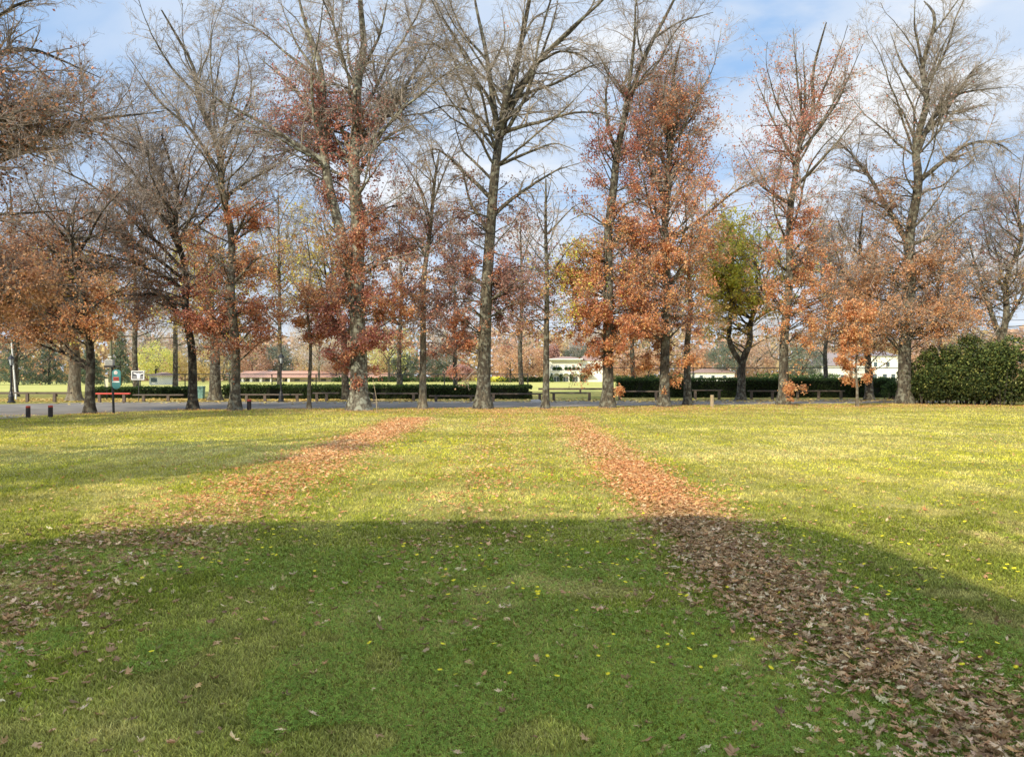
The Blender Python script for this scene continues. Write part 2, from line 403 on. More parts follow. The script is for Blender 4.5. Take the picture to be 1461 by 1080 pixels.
x1, y1 = cat(trail(-3.85, .62, 330, 4, 15, lambda y: .75-.1*(y > 8.8)), trail(-4.0, .50, 680, 15, 31, lambda y: np.clip((y-9)/9, .45, 1)))
litter('fallen_leaves', 'thin brown trail of fallen leaves on the left of the lawn', x1, y1, .058, 'litter', 'litter_sun')
def scatter(n, y0, y1, q, half=.78):
    y = sampleD(n, y0, y1, q); x = U(-half, half, n)*y; k = y < lawn_edge(x)
    return x[k], y[k]
sx, sy = scatter(5200, 2.7, 42, .6)
k = rng.rand(len(sx)) < .25+.8*vn(sx, sy, .5, 31)*(.4+.8*vn(sx, sy, 2.4, 32)); sx, sy = sx[k], sy[k]
mx1 = trail(-.45, .6, 60, 5, 38)
us = []
for (ux, uy, r, m_) in ((-8, 37, 3, 900), (-1.5, 37.5, 3.2, 2400), (1, 36, 3, 900), (5, 38, 3.2, 2000), (8.5, 40, 3, 1800), (16, 42, 4, 1500), (23, 44, 4.5, 3200), (28, 43, 4, 1200), (-17, 33, 6, 900), (19, 38, 10, 1500), (3, 34, 7, 1200)):
    us.append((rng.normal(ux, r, m_), rng.normal(uy, 1.6, m_)))
for (tpx, tby) in ((128, 590), (275, 584.5), (335, 585.5), (441, 584), (512, 585.5), (603, 583.5), (689, 583.5), (778, 583.5), (867, 582), (947, 580.5), (981, 578), (1117, 577.5), (1223, 580), (1291, 576)):
    g_ = G(tpx, tby); us.append((rng.normal(g_[0], 1.0, 420), rng.normal(g_[1]-.3, .7, 420)))
ux, uy = cat(*us); k = uy < lawn_edge(ux)+.5; ux, uy = ux[k], uy[k]
x1, y1 = cat((sx, sy), mx1, (ux, uy))
litter('scattered_leaves', 'loose single fallen leaves scattered over the lawn', x1, y1, .055, 'litter', 'litter_sun', .045)
# roadside and verge leaves beyond the road
n = 22000; vx = U(-60, 45, n); vy = rng.normal(53.5, 2.6, n); k = (vy > 44.0) & ((vy > 51.5) | (rng.rand(n) < .35)); vx, vy = vx[k], vy[k]
q = (vx < -6) | (rng.rand(len(vx)) < .35); vx, vy = vx[q], vy[q]
c = palc('gold', len(vx)); s_ = .1
az = U(0, 6.28, len(vx)); A = np.stack([np.cos(az), np.sin(az), U(0, .3, len(vx))], 1)*.1; B = np.stack([-np.sin(az), np.cos(az), U(0, .3, len(vx))], 1)*.08
P = np.stack([vx, vy, np.full(len(vx), .03)], 1)
V = np.stack([P-A, P-B, P+A, P+B], 1).reshape(-1, 3)
tag(npmesh('verge_leaves', V, np.arange(len(V)).reshape(-1, 4), M_DRY, col=np.repeat(c, 4, 0)), 'golden leaf litter along the verge beyond the road', 'leaves', kind='stuff')

# ------------------------------------------------------------ yellow flowers
def make_flowers():
    m = simple('yellow_petal', (.85, .72, .02), (.75, .6, .01), 30, .6, bmp=0)
    mc = simple('flower_stem', (.1, .2, .04), None, 20, .8, bmp=0)
    mb = MB()
    n = 12; vs = [(0, 0, .004)]
    for i in range(n*2):
        t = math.pi*i/n; r = .016 if i % 2 else .011; vs.append((r*math.cos(t), r*math.sin(t), .002+.004*(i % 2)))
    mb.add(vs, [(0, 1+i, 1+(i+1) % (2*n)) for i in range(2*n)])
    r = [(0, 0, .009)]
    for i in range(8): t = math.pi*i/4; r.append((.006*math.cos(t), .006*math.sin(t), .005))
    mb.add(r, [(0, 1+i, 1+(i+1) % 8) for i in range(8)])
    pet = mb.build('petals', m); pm = pet.data; bpy.data.objects.remove(pet)
    cl = [(-2.1, 8.2, .25), (-1.8, 7.2, .5), (0, 7.1, .6), (.3, 6.6, .6), (-.2, 8.2, .6), (-1.3, 18, .8), (4.5, 12, 1.2), (6, 11, 1.6), (1.9, 6, .4), (2.9, 7.5, .6), (-3, 6.8, .5), (5.5, 14, 1.5), (8, 10.5, 1.2), (2.2, 8.5, .7), (-.9, 19, .6), (6.7, 9.6, 1.2), (3.2, 9.8, .8), (-1, 22, .6)]
    P = []
    for cx, cy, s in cl:
        k = 16 if cy < 15 else 34
        for _ in range(k): P.append((rng.normal(cx, s), rng.normal(cy, s*.9)))
    for _ in range(260):
        y = sampleD(1, 4.2, 30, 1.2)[0]; P.append((U(-.1, .7)*y if rng.rand() < .7 else U(-.6, .7)*y, y))
    P = [p for p in P if abs(p[0]) < .72*p[1] and 3.6 < p[1] < 34]
    P.sort(key=lambda p: p[1])
    lab = 'small yellow flower open in the lawn grass'
    for i, (x, y) in enumerate(P[:298]):
        o = bpy.data.objects.new('yellow_flower', pm); link(o)
        s = U(.75, 1.15)*(1+.035*(y-4)); o.scale = (s, s, s)
        o.location = (x, y, .052+.012*rng.rand()); o.rotation_euler = (U(-.5, .2), U(-.3, .3), U(0, 6))
        tag(o, lab, 'flower', 'yellow flowers dotted over the lawn')
    T = np.array(vs); V = []; fl = []
    rest = P[298:]
    for i, (x, y) in enumerate(rest):
        s = U(1.2, 2.0); V.append(T*s+[x, y, .06])
    if rest:
        V = np.array(V); k = len(rest); q = len(T)
        tri = np.array([(0, 1+i, 1+(i+1) % 24) for i in range(24)])
        f = (np.arange(k)[:, None, None]*q+tri[None]).reshape(-1, 3)
        tag(npmesh('yellow_flowers', V.reshape(-1, 3), f, m), 'distant yellow flowers speckling the sunlit lawn', 'flowers', kind='stuff')
make_flowers()

# ------------------------------------------------------------ tree generator
LK = 2.05
def norm(v): return v/np.maximum(np.linalg.norm(v, axis=-1, keepdims=True), 1e-9)
def grow(S, Dr, L, K, sig, trop):
    n = len(S); P = np.zeros((n, K, 3)); P[:, 0] = S; d = norm(Dr); st = (L/(K-1))[:, None]
    for k in range(1, K):
        d = norm(d+rng.normal(0, sig, (n, 3))+np.array([0, 0, 1.])*(trop if np.isscalar(trop) else trop[:, None]))
        P[:, k] = P[:, k-1]+d*st
    return P
def tubes(P, R, S):
    n, K, _ = P.shape
    T = np.zeros_like(P); T[:, 1:-1] = P[:, 2:]-P[:, :-2]; T[:, 0] = P[:, 1]-P[:, 0]; T[:, -1] = P[:, -1]-P[:, -2]
    T = norm(T)
    ref = np.where(np.abs(T[:, :1, 2:3]) < .8, np.array([[[0, 0, 1.]]]), np.array([[[1., 0, 0]]]))
    A = norm(np.cross(T, np.broadcast_to(ref, T.shape))); B = np.cross(T, A)
    a = np.arange(S)*2*math.pi/S
    V = P[:, :, None]+R[:, :, None, None]*(A[:, :, None]*np.cos(a)[None, None, :, None]+B[:, :, None]*np.sin(a)[None, None, :, None])
    idx = np.arange(n*K*S).reshape(n, K, S)
    j = np.roll(np.arange(S), -1)
    f = np.stack([idx[:, :-1], idx[:, :-1][:, :, j], idx[:, 1:][:, :, j], idx[:, 1:]], -1).reshape(-1, 4)
    return V.reshape(-1, 3), f
def ribbons(P, R):
    n, K, _ = P.shape
    T = norm(P[:, -1]-P[:, 0]); A = norm(np.cross(T, rng.normal(0, 1, (n, 3))))[:, None]*R[:, :, None]*1.3
    V = np.stack([P-A, P+A], 2); idx = np.arange(n*K*2).reshape(n, K, 2)
    f = np.stack([idx[:, :-1, 0], idx[:, :-1, 1], idx[:, 1:, 1], idx[:, 1:, 0]], -1).reshape(-1, 4)
    return V.reshape(-1, 3), f
def merge(lst):
    V = []; Fc = []; b = 0
    for v, f in lst: V.append(v); Fc.append(f+b); b += len(v)
    return np.concatenate(V), np.concatenate(Fc)
def spawn(P, R, L, dens, t0, a0, a1, lf, rf, K, sig, trop, rmin, tpow=1.0, maxlen=None, flat=0):
    cnt = rng.poisson(np.maximum(L*dens*(1-t0), .01)); idx = np.repeat(np.arange(len(P)), cnt)
    m = len(idx)
    if m == 0: return np.zeros((0, K, 3)), np.zeros((0, K)), np.zeros(0)
    t = t0+(1-t0)*rng.rand(m)**(tpow*.8); K0 = P.shape[1]; u = t*(K0-1); i = np.minimum(u.astype(int), K0-2); fr = (u-i)[:, None]
    S = P[idx, i]*(1-fr)+P[idx, i+1]*fr; T = norm(P[idx, i+1]-P[idx, i])
    r = R[idx, i]*(1-fr[:, 0])+R[idx, i+1]*fr[:, 0]
    rnd = rng.normal(0, 1, (m, 3)); rnd[:, 2] *= (1-flat)
    side = norm(rnd-(rnd*T).sum(1, keepdims=True)*T)
    ang = U(a0, a1, m)[:, None]
    d = T*np.cos(ang)+side*np.sin(ang)
    ln = L[idx]*lf*U(.5, 1.15, m)*(1.08-.5*t)
    if maxlen: ln = np.minimum(ln, maxlen*U(.6, 1.1, m))
    ln = np.maximum(ln, .12)
    r0 = np.maximum(r*rf, rmin)
    P2 = grow(S, d, ln, K, sig, trop)
    R2 = r0[:, None]*np.linspace(1, .3, K)[None]
    R2 = np.maximum(R2, rmin*.55)
    return P2, R2, ln
def poly(pts, K):
    pts = np.array(pts, float); n = len(pts)
    seg = np.r_[0, np.cumsum(np.linalg.norm(np.diff(pts, axis=0), axis=1))]
    t = np.linspace(0, seg[-1], K)
    out = np.stack([np.interp(t, seg, pts[:, k]) for k in range(3)], 1)
    for _ in range(2):
        o = out.copy(); o[1:-1] = (out[:-2]+2*out[1:-1]+out[2:])/4; out = o
    return out, seg[-1]
def leafmesh(P, size, pals, parent, name='leaves', mat=None):
    n = len(P)
    d1 = norm(rng.normal(0, 1, (n, 3))+np.array([0, 0, -.35])); d2 = norm(np.cross(d1, rng.normal(0, 1, (n, 3))))
    nn = np.cross(d1, d2)
    s = (size*U(.6, 1.3, n))[:, None]
    V = np.stack([P, P+d1*s*.5+d2*s*.42+nn*s*.12, P+d1*s*1.05, P+d1*s*.45-d2*s*.42+nn*s*.12], 1)
    f = np.arange(n*4).reshape(-1, 4)
    return npmesh(name, V.reshape(-1, 3), f, mat or M_LEAF, parent, col=np.repeat(pals, 4, 0))
def tree(name, label, px, by, wpx, trunk, limbs=(), crown=None, n1=26, el=(5, 65), dens=(2.0, 3.2, 6.0), droop=0., l1trop=.05, zones=(), group=None,
         barkm=None, twigm=None, top=.035, leafsize=.105, stems=(), rmin=.0047, sig=.11, maxl=(3.6, 1.7, .9), cat_='tree', wx=0):
    dens = (dens[0]*1.45, dens[1]*1.6, dens[2]*2.0); n1 = int(n1*1.15)
    D = dist(by); base = G(px, by)
    root = thing(name, label, cat_, base, group)
    def wp(p, yo=0): return W(p[0], p[1], D)-base+np.array([0, yo, 0])
    r0 = wpx/2*D/F
    Ls = []
    tp, tl = poly([wp((px, by+1))]+[wp(p, .25*i**.7*(1 if i % 2 else -1)) for i, p in enumerate(trunk)], 30)
    tp[0, 2] = -.05
    tt = np.linspace(0, 1, 30)
    tr = r0*(1-tt)**.75*.70+top
    z = tp[:, 2]; tr = tr*(1+.15*np.exp(-np.maximum(z, 0)/1.2)+.55*np.exp(-np.maximum(z, 0)/.22))
    T0 = [(tp[None], tr[None], np.array([tl]))]
    def rad_at(p):
        k = np.argmin(np.linalg.norm(tp-p, axis=1)); return tp[k], tr[k]
    for st in stems:   # secondary stems: (fraction radius, px pts)
        pts = [wp(q, 0) for q in st[1]]
        for i in range(1, len(pts)): pts[i] = pts[i]+np.array([0, st[2]*i/len(pts), 0])
        k, rr = rad_at(pts[0]); pts[0] = k
        P, l = poly(pts, 30); R = rr*st[0]*(1-np.linspace(0, 1, 30))**.8+.03
        T0.append((P[None], R[None], np.array([l])))
    P0 = np.concatenate([a[0] for a in T0]); R0 = np.concatenate([a[1] for a in T0]); L0 = np.concatenate([a[2] for a in T0])
    # guided limbs
    GP = []; GR = []; GL = []
    for li in limbs:
        pts = [wp(q) for q in li]; ll = np.linalg.norm(pts[-1]-pts[0]); off = U(-.5, .5)*ll
        for i in range(1, len(pts)): pts[i] = pts[i]+np.array([0, off*i/(len(pts)-1), 0])
        dmin = 9; bestp = pts[0]; rr = .05
        for q in range(len(P0)):
            dd = np.linalg.norm(P0[q]-pts[0], axis=1); k = np.argmin(dd)
            if dd[k] < dmin: dmin = dd[k]; bestp = P0[q, k]; rr = R0[q, k]
        pts[0] = bestp
        P, l = poly(pts, 16); P[1:] += np.cumsum(rng.normal(0, .02*l/8, (15, 3)), 0)
        GP.append(P); GL.append(l); GR.append(np.maximum(min(rr*.66, .020*l+.014)*(1-np.linspace(0, 1, 16))**.75, .018))
    # limbs carrying the leafy zones
    for (zx, zy, rx_, rz_, p_, pal_) in zones:
        if p_ < .12: continue
        for _ in range(int(np.clip(rx_*rz_*min(p_+.3, 1.4)/190, 3, 26))):
            u = norm(rng.normal(0, 1, 3))*rng.rand()**.5
            tg = wp((zx+u[0]*rx_, zy+u[2]*rz_)); tg[1] += u[1]*rx_/F*D*.8
            if tg[2] < .8: continue
            hd = np.linalg.norm(tg[:2]-tp[np.argmin(np.abs(tp[:, 2]-tg[2])), :2])
            z0 = max(tg[2]-hd*U(-.1, .7), min(1.3, tg[2]*.8))
            k = np.argmin(np.abs(tp[:, 2]-z0)); a_ = tp[k]
            mid = a_*.5+tg*.5+np.array([0, 0, hd*U(-.05, .16)])
            P, l = poly([a_, mid, tg, tg+(tg-mid)*.25-np.array([0, 0, .1*hd])], 16); P[1:] += np.cumsum(rng.normal(0, .02*l/8, (15, 3)), 0)
            if l < .4: continue
            GP.append(P); GL.append(l); GR.append(np.maximum(min(tr[k]*.5, .011*l+.012)*(1-np.linspace(0, 1, 16))**.75, .012))
    # random limbs
    if crown is not None and n1:
        ch = np.array([(HY-c[0])/F*D+CH for c in crown]); cw = np.array([c[1]/F*D*1.2 for c in crown])
        o = np.argsort(ch); ch, cw = ch[o], cw[o]
        m = n1; zt = np.sort(ch[0]+(ch[-1]-ch[0])*rng.rand(m)**1.15)
        az = np.arange(m)*2.4+U(-.5, .5, m)
        fz = (zt-ch[0])/(ch[-1]-ch[0]+1e-6)
        S = []; Rr = []
        for zz in zt:
            q = 0 if len(P0) == 1 or rng.rand() < .6 else rng.randint(len(P0))
            e = math.tan(math.radians(el[0]+(el[1]-el[0])*((zz-ch[0])/(ch[-1]-ch[0]+1e-6))))
            hw = np.interp(zz, ch, cw)
            z0 = zz-min(.6*e*hw, zz*.4)
            z0 = np.clip(z0, ch[0]*.85, P0[q, :, 2].max()*.97)
            k = np.argmin(np.abs(P0[q, :, 2]-z0)); S.append(P0[q, k]); Rr.append(R0[q, k])
        S = np.array(S); Rr = np.array(Rr)
        eang = np.radians(el[0]+(el[1]-el[0])*fz+rng.normal(0, 7, m))
        hw = np.interp(zt, ch, cw)*U(.65, 1.12, m)
        ln = np.clip(hw/np.maximum(np.cos(eang), .45), .5, 12)
        d = np.stack([np.cos(az)*np.cos(eang)+wx, np.sin(az)*np.cos(eang), np.sin(eang)], 1)
        P = grow(S, d, ln, 16, sig, l1trop*(.15+.85*fz))
        r = np.minimum(Rr*.5, .0095*ln+.008)
        GP += list(P); GL += list(ln); GR += list(np.maximum(r[:, None]*(1-np.linspace(0, 1, 16))[None]**.8, .014))
    P1, R1, L1 = np.array(GP), np.array(GR), np.array(GL)
    s0 = tubes(P0, R0, 12); s1 = tubes(P1, R1, 6)
    o = npmesh('trunk', *merge([s0, s1]), barkm or M_BARK, root, smooth=True)
    a2 = spawn(P1, R1, L1, dens[0], .12, .5, 1.15, .42, .5, 8, sig*1.3, .015-droop*.15, .0095, maxlen=maxl[0])
    a2b = spawn(P0, R0*.3, np.minimum(L0, 14), dens[0]*.35, .3, .6, 1.2, .13, .5, 8, sig*1.2, .015-droop*.1, .0095, maxlen=maxl[0]*.8)
    P2, R2, L2 = [np.concatenate(t) for t in zip(a2, a2b)]
    P3, R3, L3 = [np.concatenate(t) for t in zip(spawn(P2, R2, L2, dens[1], .1, .4, 1.0, .5, .6, 5, sig*1.3, -droop*.25, rmin*1.3, maxlen=maxl[1]),
                   spawn(P1, R1, L1, dens[1]*.35, .3, .4, 1.0, .15, .3, 5, sig*1.3, -droop*.25, rmin*1.3, maxlen=maxl[1]))]
    a4 = spawn(P3, R3, L3, dens[2], .05, .35, .95, .5, .7, 3, sig*1.5, -droop*.45, rmin, maxlen=maxl[2])
    P4, R4, L4 = a4
    npmesh('branches', *merge([tubes(P2, R2, 4), tubes(P3, R3, 3), ribbons(P4, R4)]), twigm or M_TWIG, root)
    if zones:
        A = np.concatenate([P4[:, 1], P4[:, 2], P3[:, 3], P3[:, 2]])
        nA = len(A)
        if nA > 60000: A = A[rng.choice(nA, 60000, False)]
        out = []; cols = []
        for (zx, zy, rx_, rz_, p, pal) in zones:
            c_ = wp((zx, zy)); rr = np.array([rx_/F*D, max(rx_/F*D*.8, 1.2), rz_/F*D])
            q = (A-c_)/rr; d2 = (q**2).sum(1)/1.25
            cn = vn(A[:, 0]+A[:, 1]*.6, A[:, 2]+A[:, 1]*.3, .9, int(zx) % 17)
            pr = p*np.exp(-1.1*d2)*(d2 < 4)*np.clip((cn-.12)*1.8, 0.12, 1.3)
            pr = pr*np.clip((vn(A[:, 0]*1.3-A[:, 1], A[:, 2]*1.6+A[:, 1]*.5, 1.9, int(zx) % 13)-.25)*2.5, .05, 1.5)
            tgt = int(p*rx_*rz_*LK*min(1., (45./D)**1.0)); ps = pr.sum()
            if ps <= 0: continue
            k = rng.poisson(np.minimum(pr*tgt/ps, 14)); I = np.repeat(np.arange(len(A)), k)
            q = A[I]+rng.normal(0, .11, (len(I), 3)); out.append(q); cols.append(palc(pal, len(I)))
        Q = np.concatenate(out); cols = np.concatenate(cols); ok = Q[:, 2] > .3; Q = Q[ok]; cols = cols[ok]
        leafmesh(Q, leafsize, cols, root)
        print(label[:30], 'leaves', len(Q), 'twigs', len(P4))
    else: print(label[:30], 'twigs', len(P4))
    return root

GR1 = 'trees in the row along the lawn edge'
# 1 small dark tree on the left
tree('oak_tree', 'dark trunked oak with low rusty brown leaves beside the teal sign post', 128, 590, 15, [(128, 560), (126, 500), (122, 440), (112, 380), (105, 330), (100, 280)],
     limbs=[[(124, 470), (90, 440), (50, 425)], [(122, 450), (155, 425), (180, 410)], [(118, 400), (80, 350), (40, 330)], [(110, 370), (150, 300), (190, 260)]],
     crown=[(470, 60), (430, 95), (350, 110), (280, 70), (240, 30)], n1=22, el=(0, 55), zones=[(60, 440, 95, 50, 1.5, 'brown'), (130, 450, 60, 40, 1.4, 'orange'), (30, 370, 90, 50, .8, 'dbrown'), (150, 330, 60, 70, .15, 'dbrown')],
     barkm=M_BARKD, twigm=M_TWIGD, group=GR1)
# 3
tree('bare_tree', 'dark bare tree whose long limbs fan out low to the left', 275, 584.5, 15, [(275, 560), (272, 500), (268, 440), (262, 390), (256, 330), (247, 270), (242, 200)],
     limbs=[[(263, 385), (211, 330), (174, 293), (122, 259), (60, 245)], [(266, 420), (215, 380), (150, 365), (95, 350)], [(264, 400), (200, 345), (140, 320), (80, 300)], [(262, 370), (235, 300), (190, 230), (150, 190)],
            [(258, 340), (230, 260), (200, 190), (190, 130)], [(266, 410), (310, 380), (350, 370)], [(260, 350), (300, 280), (330, 230)], [(268, 440), (230, 420), (170, 425), (130, 440)], [(250, 290), (220, 220), (140, 190), (100, 200)]],
     crown=[(440, 80), (350, 120), (250, 110), (180, 50)], n1=16, el=(5, 55), dens=(2.6, 3.6, 6.5), zones=[(235, 410, 75, 55, .35, 'dbrown'), (240, 330, 110, 70, .08, 'dbrown'), (250, 450, 55, 25, .35, 'redor')],
     barkm=M_BARKD, twigm=M_TWIGD, group=GR1)
# 5
tree('oak_tree', 'forked tree with a rusty orange skirt of leaves left of the red topped post', 335, 585.5, 17, [(335, 560), (335, 500), (332, 420), (328, 333), (322, 278), (307, 207), (290, 150), (270, 90), (245, 30)],
     limbs=[[(333, 500), (315, 470), (300, 440), (285, 400)], [(325, 290), (344, 255), (385, 230), (400, 200)], [(328, 340), (360, 300), (400, 290)], [(307, 207), (320, 150), (330, 90), (320, 40)], [(290, 150), (255, 110), (235, 70), (225, 25)],
            [(315, 240), (280, 190), (240, 160), (215, 110)], [(330, 380), (290, 350), (240, 340)], [(331, 400), (370, 370), (410, 360)]],
     crown=[(500, 60), (430, 85), (300, 90), (200, 90), (100, 70), (20, 30)], n1=34, el=(0, 70), zones=[(335, 320, 65, 22, .7, 'redor'), (340, 465, 75, 45, .9, 'redor'), (350, 400, 70, 60, .5, 'orange'), (290, 430, 50, 50, .5, 'red'), (270, 240, 90, 60, .06, 'brown'), (330, 370, 60, 30, .5, 'brown')], group=GR1)
# 6 thin young
tree('young_tree', 'slender young tree with a pale straight stem left of the massive forked tree', 441, 584, 7, [(441, 550), (442, 500), (441, 440), (440, 380), (441, 330)], crown=[(480, 25), (420, 35), (350, 22), (330, 10)], n1=16, el=(25, 70),
     zones=[(445, 440, 35, 60, .9, 'orange'), (440, 480, 40, 25, .8, 'redor')], barkm=M_BARKP, group=GR1, top=.015)
# 7 massive
tree('oak_tree', 'massive forked tree with lichen at its foot and red leaves up its trunk', 512, 585.5, 33, [(512, 560), (511, 500), (510, 420), (509, 333), (507, 237), (506, 185), (513, 130), (517, 63), (517, 0), (517, -50)],
     stems=[(.75, [(508, 440), (488, 335), (470, 265), (463, 200), (467, 130), (462, 95), (440, 40), (430, -10)], -1.2)],
     limbs=[[(505, 178), (487, 141), (468, 98)], [(502, 241), (487, 185), (461, 144), (440, 100)], [(509, 260), (528, 215), (557, 189), (594, 174), (617, 176)], [(507, 195), (524, 185), (550, 148), (587, 81), (605, 48), (620, 0)],
            [(459, 237), (407, 200), (348, 170), (307, 155)], [(465, 118), (407, 74), (370, 41), (330, 15), (289, -7)], [(515, 110), (545, 60), (560, 0)], [(512, 140), (490, 70), (480, 0)], [(464, 180), (420, 120), (385, 90), (350, 60)],
            [(470, 265), (430, 240), (400, 260)], [(510, 400), (560, 370), (600, 390)], [(510, 330), (550, 290), (590, 280)], [(465, 130), (420, 60), (400, 0)]],
     crown=[(500, 60), (400, 75), (300, 100), (150, 130), (50, 130), (-30, 90)], n1=34, el=(5, 64), dens=(2.2, 3.4, 6.5), droop=.25, twigm=M_TWIG,
     zones=[(510, 480, 60, 75, 1.0, 'red'), (495, 400, 85, 60, .45, 'brown'), (515, 555, 25, 40, 1.5, 'redor'), (505, 250, 40, 90, .6, 'red'), (400, 165, 60, 45, .75, 'red'), (480, 170, 60, 70, .4, 'red'), (560, 440, 50, 50, .5, 'orange'), (540, 330, 50, 60, .35, 'purple'), (450, 60, 150, 60, .03, 'red'), (505, 340, 25, 100, .9, 'redor')],
     barkm=M_BARKL, group=GR1)
# 8
tree('bare_tree', 'slim straight trunk under a mop of drooping tan twigs left of the central tree', 603, 583.5, 12, [(603, 560), (603, 500), (605, 400), (612, 330), (622, 260), (625, 210)],
     limbs=[[(612, 330), (600, 270), (570, 220), (555, 200)], [(618, 290), (640, 220), (665, 200)], [(608, 370), (585, 330), (560, 310)], [(622, 250), (610, 200), (585, 185)]],
     crown=[(440, 40), (350, 60), (260, 75), (190, 55)], n1=26, el=(25, 50), droop=.95, dens=(2.6, 3.6, 7), twigm=M_TWIGP, zones=[(600, 420, 55, 60, .5, 'purple'), (570, 340, 50, 40, .3, 'red')], barkm=M_BARKP, group=GR1, maxl=(3, 1.8, .9))
# 9 central
tree('bare_tree', 'tall bare central tree with a thick trunk dividing into sweeping upward limbs', 689, 583.5, 25, [(690, 560), (691, 500), (694, 420), (699, 330), (706, 250), (713, 185), (722, 148), (742, 63), (757, 0), (765, -45)],
     stems=[(.7, [(711, 200), (705, 155), (694, 74), (680, 11), (672, -35)], .8), (.7, [(718, 170), (765, 92), (820, 41), (857, 11), (880, -15)], -1.0)],
     limbs=[[(706, 175), (696, 137), (657, 92), (609, 59), (580, 50)], [(717, 237), (757, 218), (790, 203), (820, 215)], [(705, 300), (739, 274), (790, 240), (830, 225)], [(710, 195), (680, 163), (639, 148), (600, 165)],
            [(742, 63), (760, 20), (800, -10)], [(700, 100), (720, 50), (715, 0)], [(696, 85), (660, 50), (640, 0), (625, -30)], [(740, 140), (800, 110), (850, 80), (900, 70)], [(699, 330), (670, 290), (660, 240), (640, 225)],
            [(760, 95), (800, 70), (830, 75), (870, 110)], [(770, 85), (790, 30), (800, -20)], [(694, 400), (740, 380), (770, 390)], [(693, 420), (650, 390), (620, 400)], [(693, 430), (730, 460), (745, 470)], [(713, 190), (770, 180), (830, 170), (880, 190)], [(703, 280), (650, 230), (620, 200), (590, 210)]],
     crown=[(440, 70), (330, 80), (230, 130), (120, 165), (20, 170), (-30, 100)], n1=20, el=(5, 60), dens=(1.8, 2.8, 5.0), droop=.3,
     zones=[(655, 330, 75, 60, .25, 'purple'), (735, 400, 70, 75, .5, 'purple'), (650, 440, 60, 60, .5, 'purple'), (660, 480, 45, 40, .9, 'redor'), (695, 390, 18, 20, 1.2, 'redor'), (730, 290, 60, 30, .15, 'purple')], group=GR1)
# 10
tree('bare_tree', 'thin grey trunk rising straight and almost leafless right of the central tree', 778, 583.5, 11, [(779, 560), (780, 480), (780, 400), (779, 330), (778, 260)],
     limbs=[[(778, 290), (786, 262), (787, 245)], [(779, 420), (740, 400), (715, 410)], [(780, 400), (815, 350), (830, 340)], [(779, 330), (820, 290), (850, 280)]],
     crown=[(470, 45), (400, 70), (320, 55), (260, 15)], n1=20, el=(10, 50), droop=.6, zones=[(770, 440, 60, 45, .3, 'brown'), (820, 420, 40, 40, .25, 'ygreen')], group=GR1, barkm=M_BARK, twigm=M_TWIGP)
# 11
tree('oak_tree', 'leaning tree with dense orange leaves low down and a bare curving top', 867, 582, 20, [(868, 560), (868, 500), (867, 430), (868, 326), (876, 259), (880, 222), (887, 178), (902, 130), (917, 85), (950, 22), (975, -25)],
     limbs=[[(881, 185), (894, 122), (898, 55), (900, -10)], [(879, 222), (865, 185), (863, 137), (870, 90)], [(872, 333), (887, 293), (917, 281), (950, 300)], [(868, 420), (835, 380), (810, 350)], [(870, 330), (840, 300), (815, 310)], [(905, 125), (935, 105), (960, 105)], [(930, 60), (970, 30), (1020, 15)], [(868, 470), (900, 440), (930, 440)], [(868, 380), (845, 370), (815, 345), (800, 350)]],
     crown=[(500, 55), (440, 80), (350, 75), (250, 60), (150, 55), (60, 80), (-10, 60)], n1=36, el=(5, 65), zones=[(868, 470, 70, 42, 2.0, 'redor'), (870, 440, 80, 60, 1.1, 'orange'), (870, 560, 22, 40, 1.6, 'orange'), (850, 350, 55, 45, .7, 'orange'), (830, 390, 55, 50, .4, 'ygreen'), (885, 225, 50, 60, .6, 'red'), (900, 310, 60, 60, .6, 'redor')], group=GR1, twigm=M_TWIGD)
# 12
tree('oak_tree', 'tall narrow tree clothed in salmon orange leaves to its top', 947, 580.5, 18, [(948, 560), (950, 500), (950, 400), (950, 300), (955, 200), (962, 110), (965, 75)],
     limbs=[[(955, 350), (980, 326), (1053, 267), (1109, 248)], [(950, 400), (910, 350), (890, 340)], [(950, 300), (990, 240), (1010, 200)], [(950, 290), (915, 220), (905, 170)], [(955, 220), (990, 160), (1000, 110)]],
     crown=[(520, 45), (440, 75), (350, 90), (250, 85), (150, 70), (80, 35)], n1=40, el=(20, 70), l1trop=.09, dens=(2.0, 3.0, 5.5),
     zones=[(955, 300, 95, 120, .55, 'redor'), (965, 170, 70, 110, .45, 'redor'), (950, 430, 100, 80, .9, 'orange'), (948, 545, 35, 40, 1.3, 'orange'), (950, 480, 45, 50, .6, 'purple')], group=GR1)
# 13
tree('bare_tree', 'grey unbranched trunk standing in shade beside the orange narrow tree', 981, 578, 13, [(981, 555), (981, 500), (983, 440), (985, 380), (985, 320)],
     crown=[(450, 35), (380, 60), (320, 40)], n1=16, el=(20, 55), droop=.8, zones=[(1000, 420, 50, 50, .5, 'gold'), (990, 350, 60, 50, .4, 'orange')], group=GR1, barkm=M_BARK, twigm=M_TWIGP, maxl=(3, 1.8, .9))
# 14
tree('maple_tree', 'fork trunked tree with yellow green foliage behind the road', 1057, 571, 15, [(1058, 545), (1060, 515), (1068, 490), (1073, 460), (1082, 420), (1088, 380)],
     stems=[(.7, [(1059, 520), (1045, 500), (1040, 485), (1045, 430), (1045, 380), (1035, 320), (1030, 290)], .5)],
     crown=[(490, 50), (430, 85), (360, 80), (300, 40)], n1=24, el=(15, 60), dens=(1.5, 2.2, 3.5), zones=[(1050, 420, 80, 55, .8, 'ygreen'), (1060, 390, 80, 55, 1.0, 'yellow'), (1035, 315, 18, 24, 2.4, 'yellow'), (1025, 370, 50, 50, .7, 'ygreen'), (1040, 455, 70, 25, 1.0, 'gold')], leafsize=.16, twigm=M_TWIG)
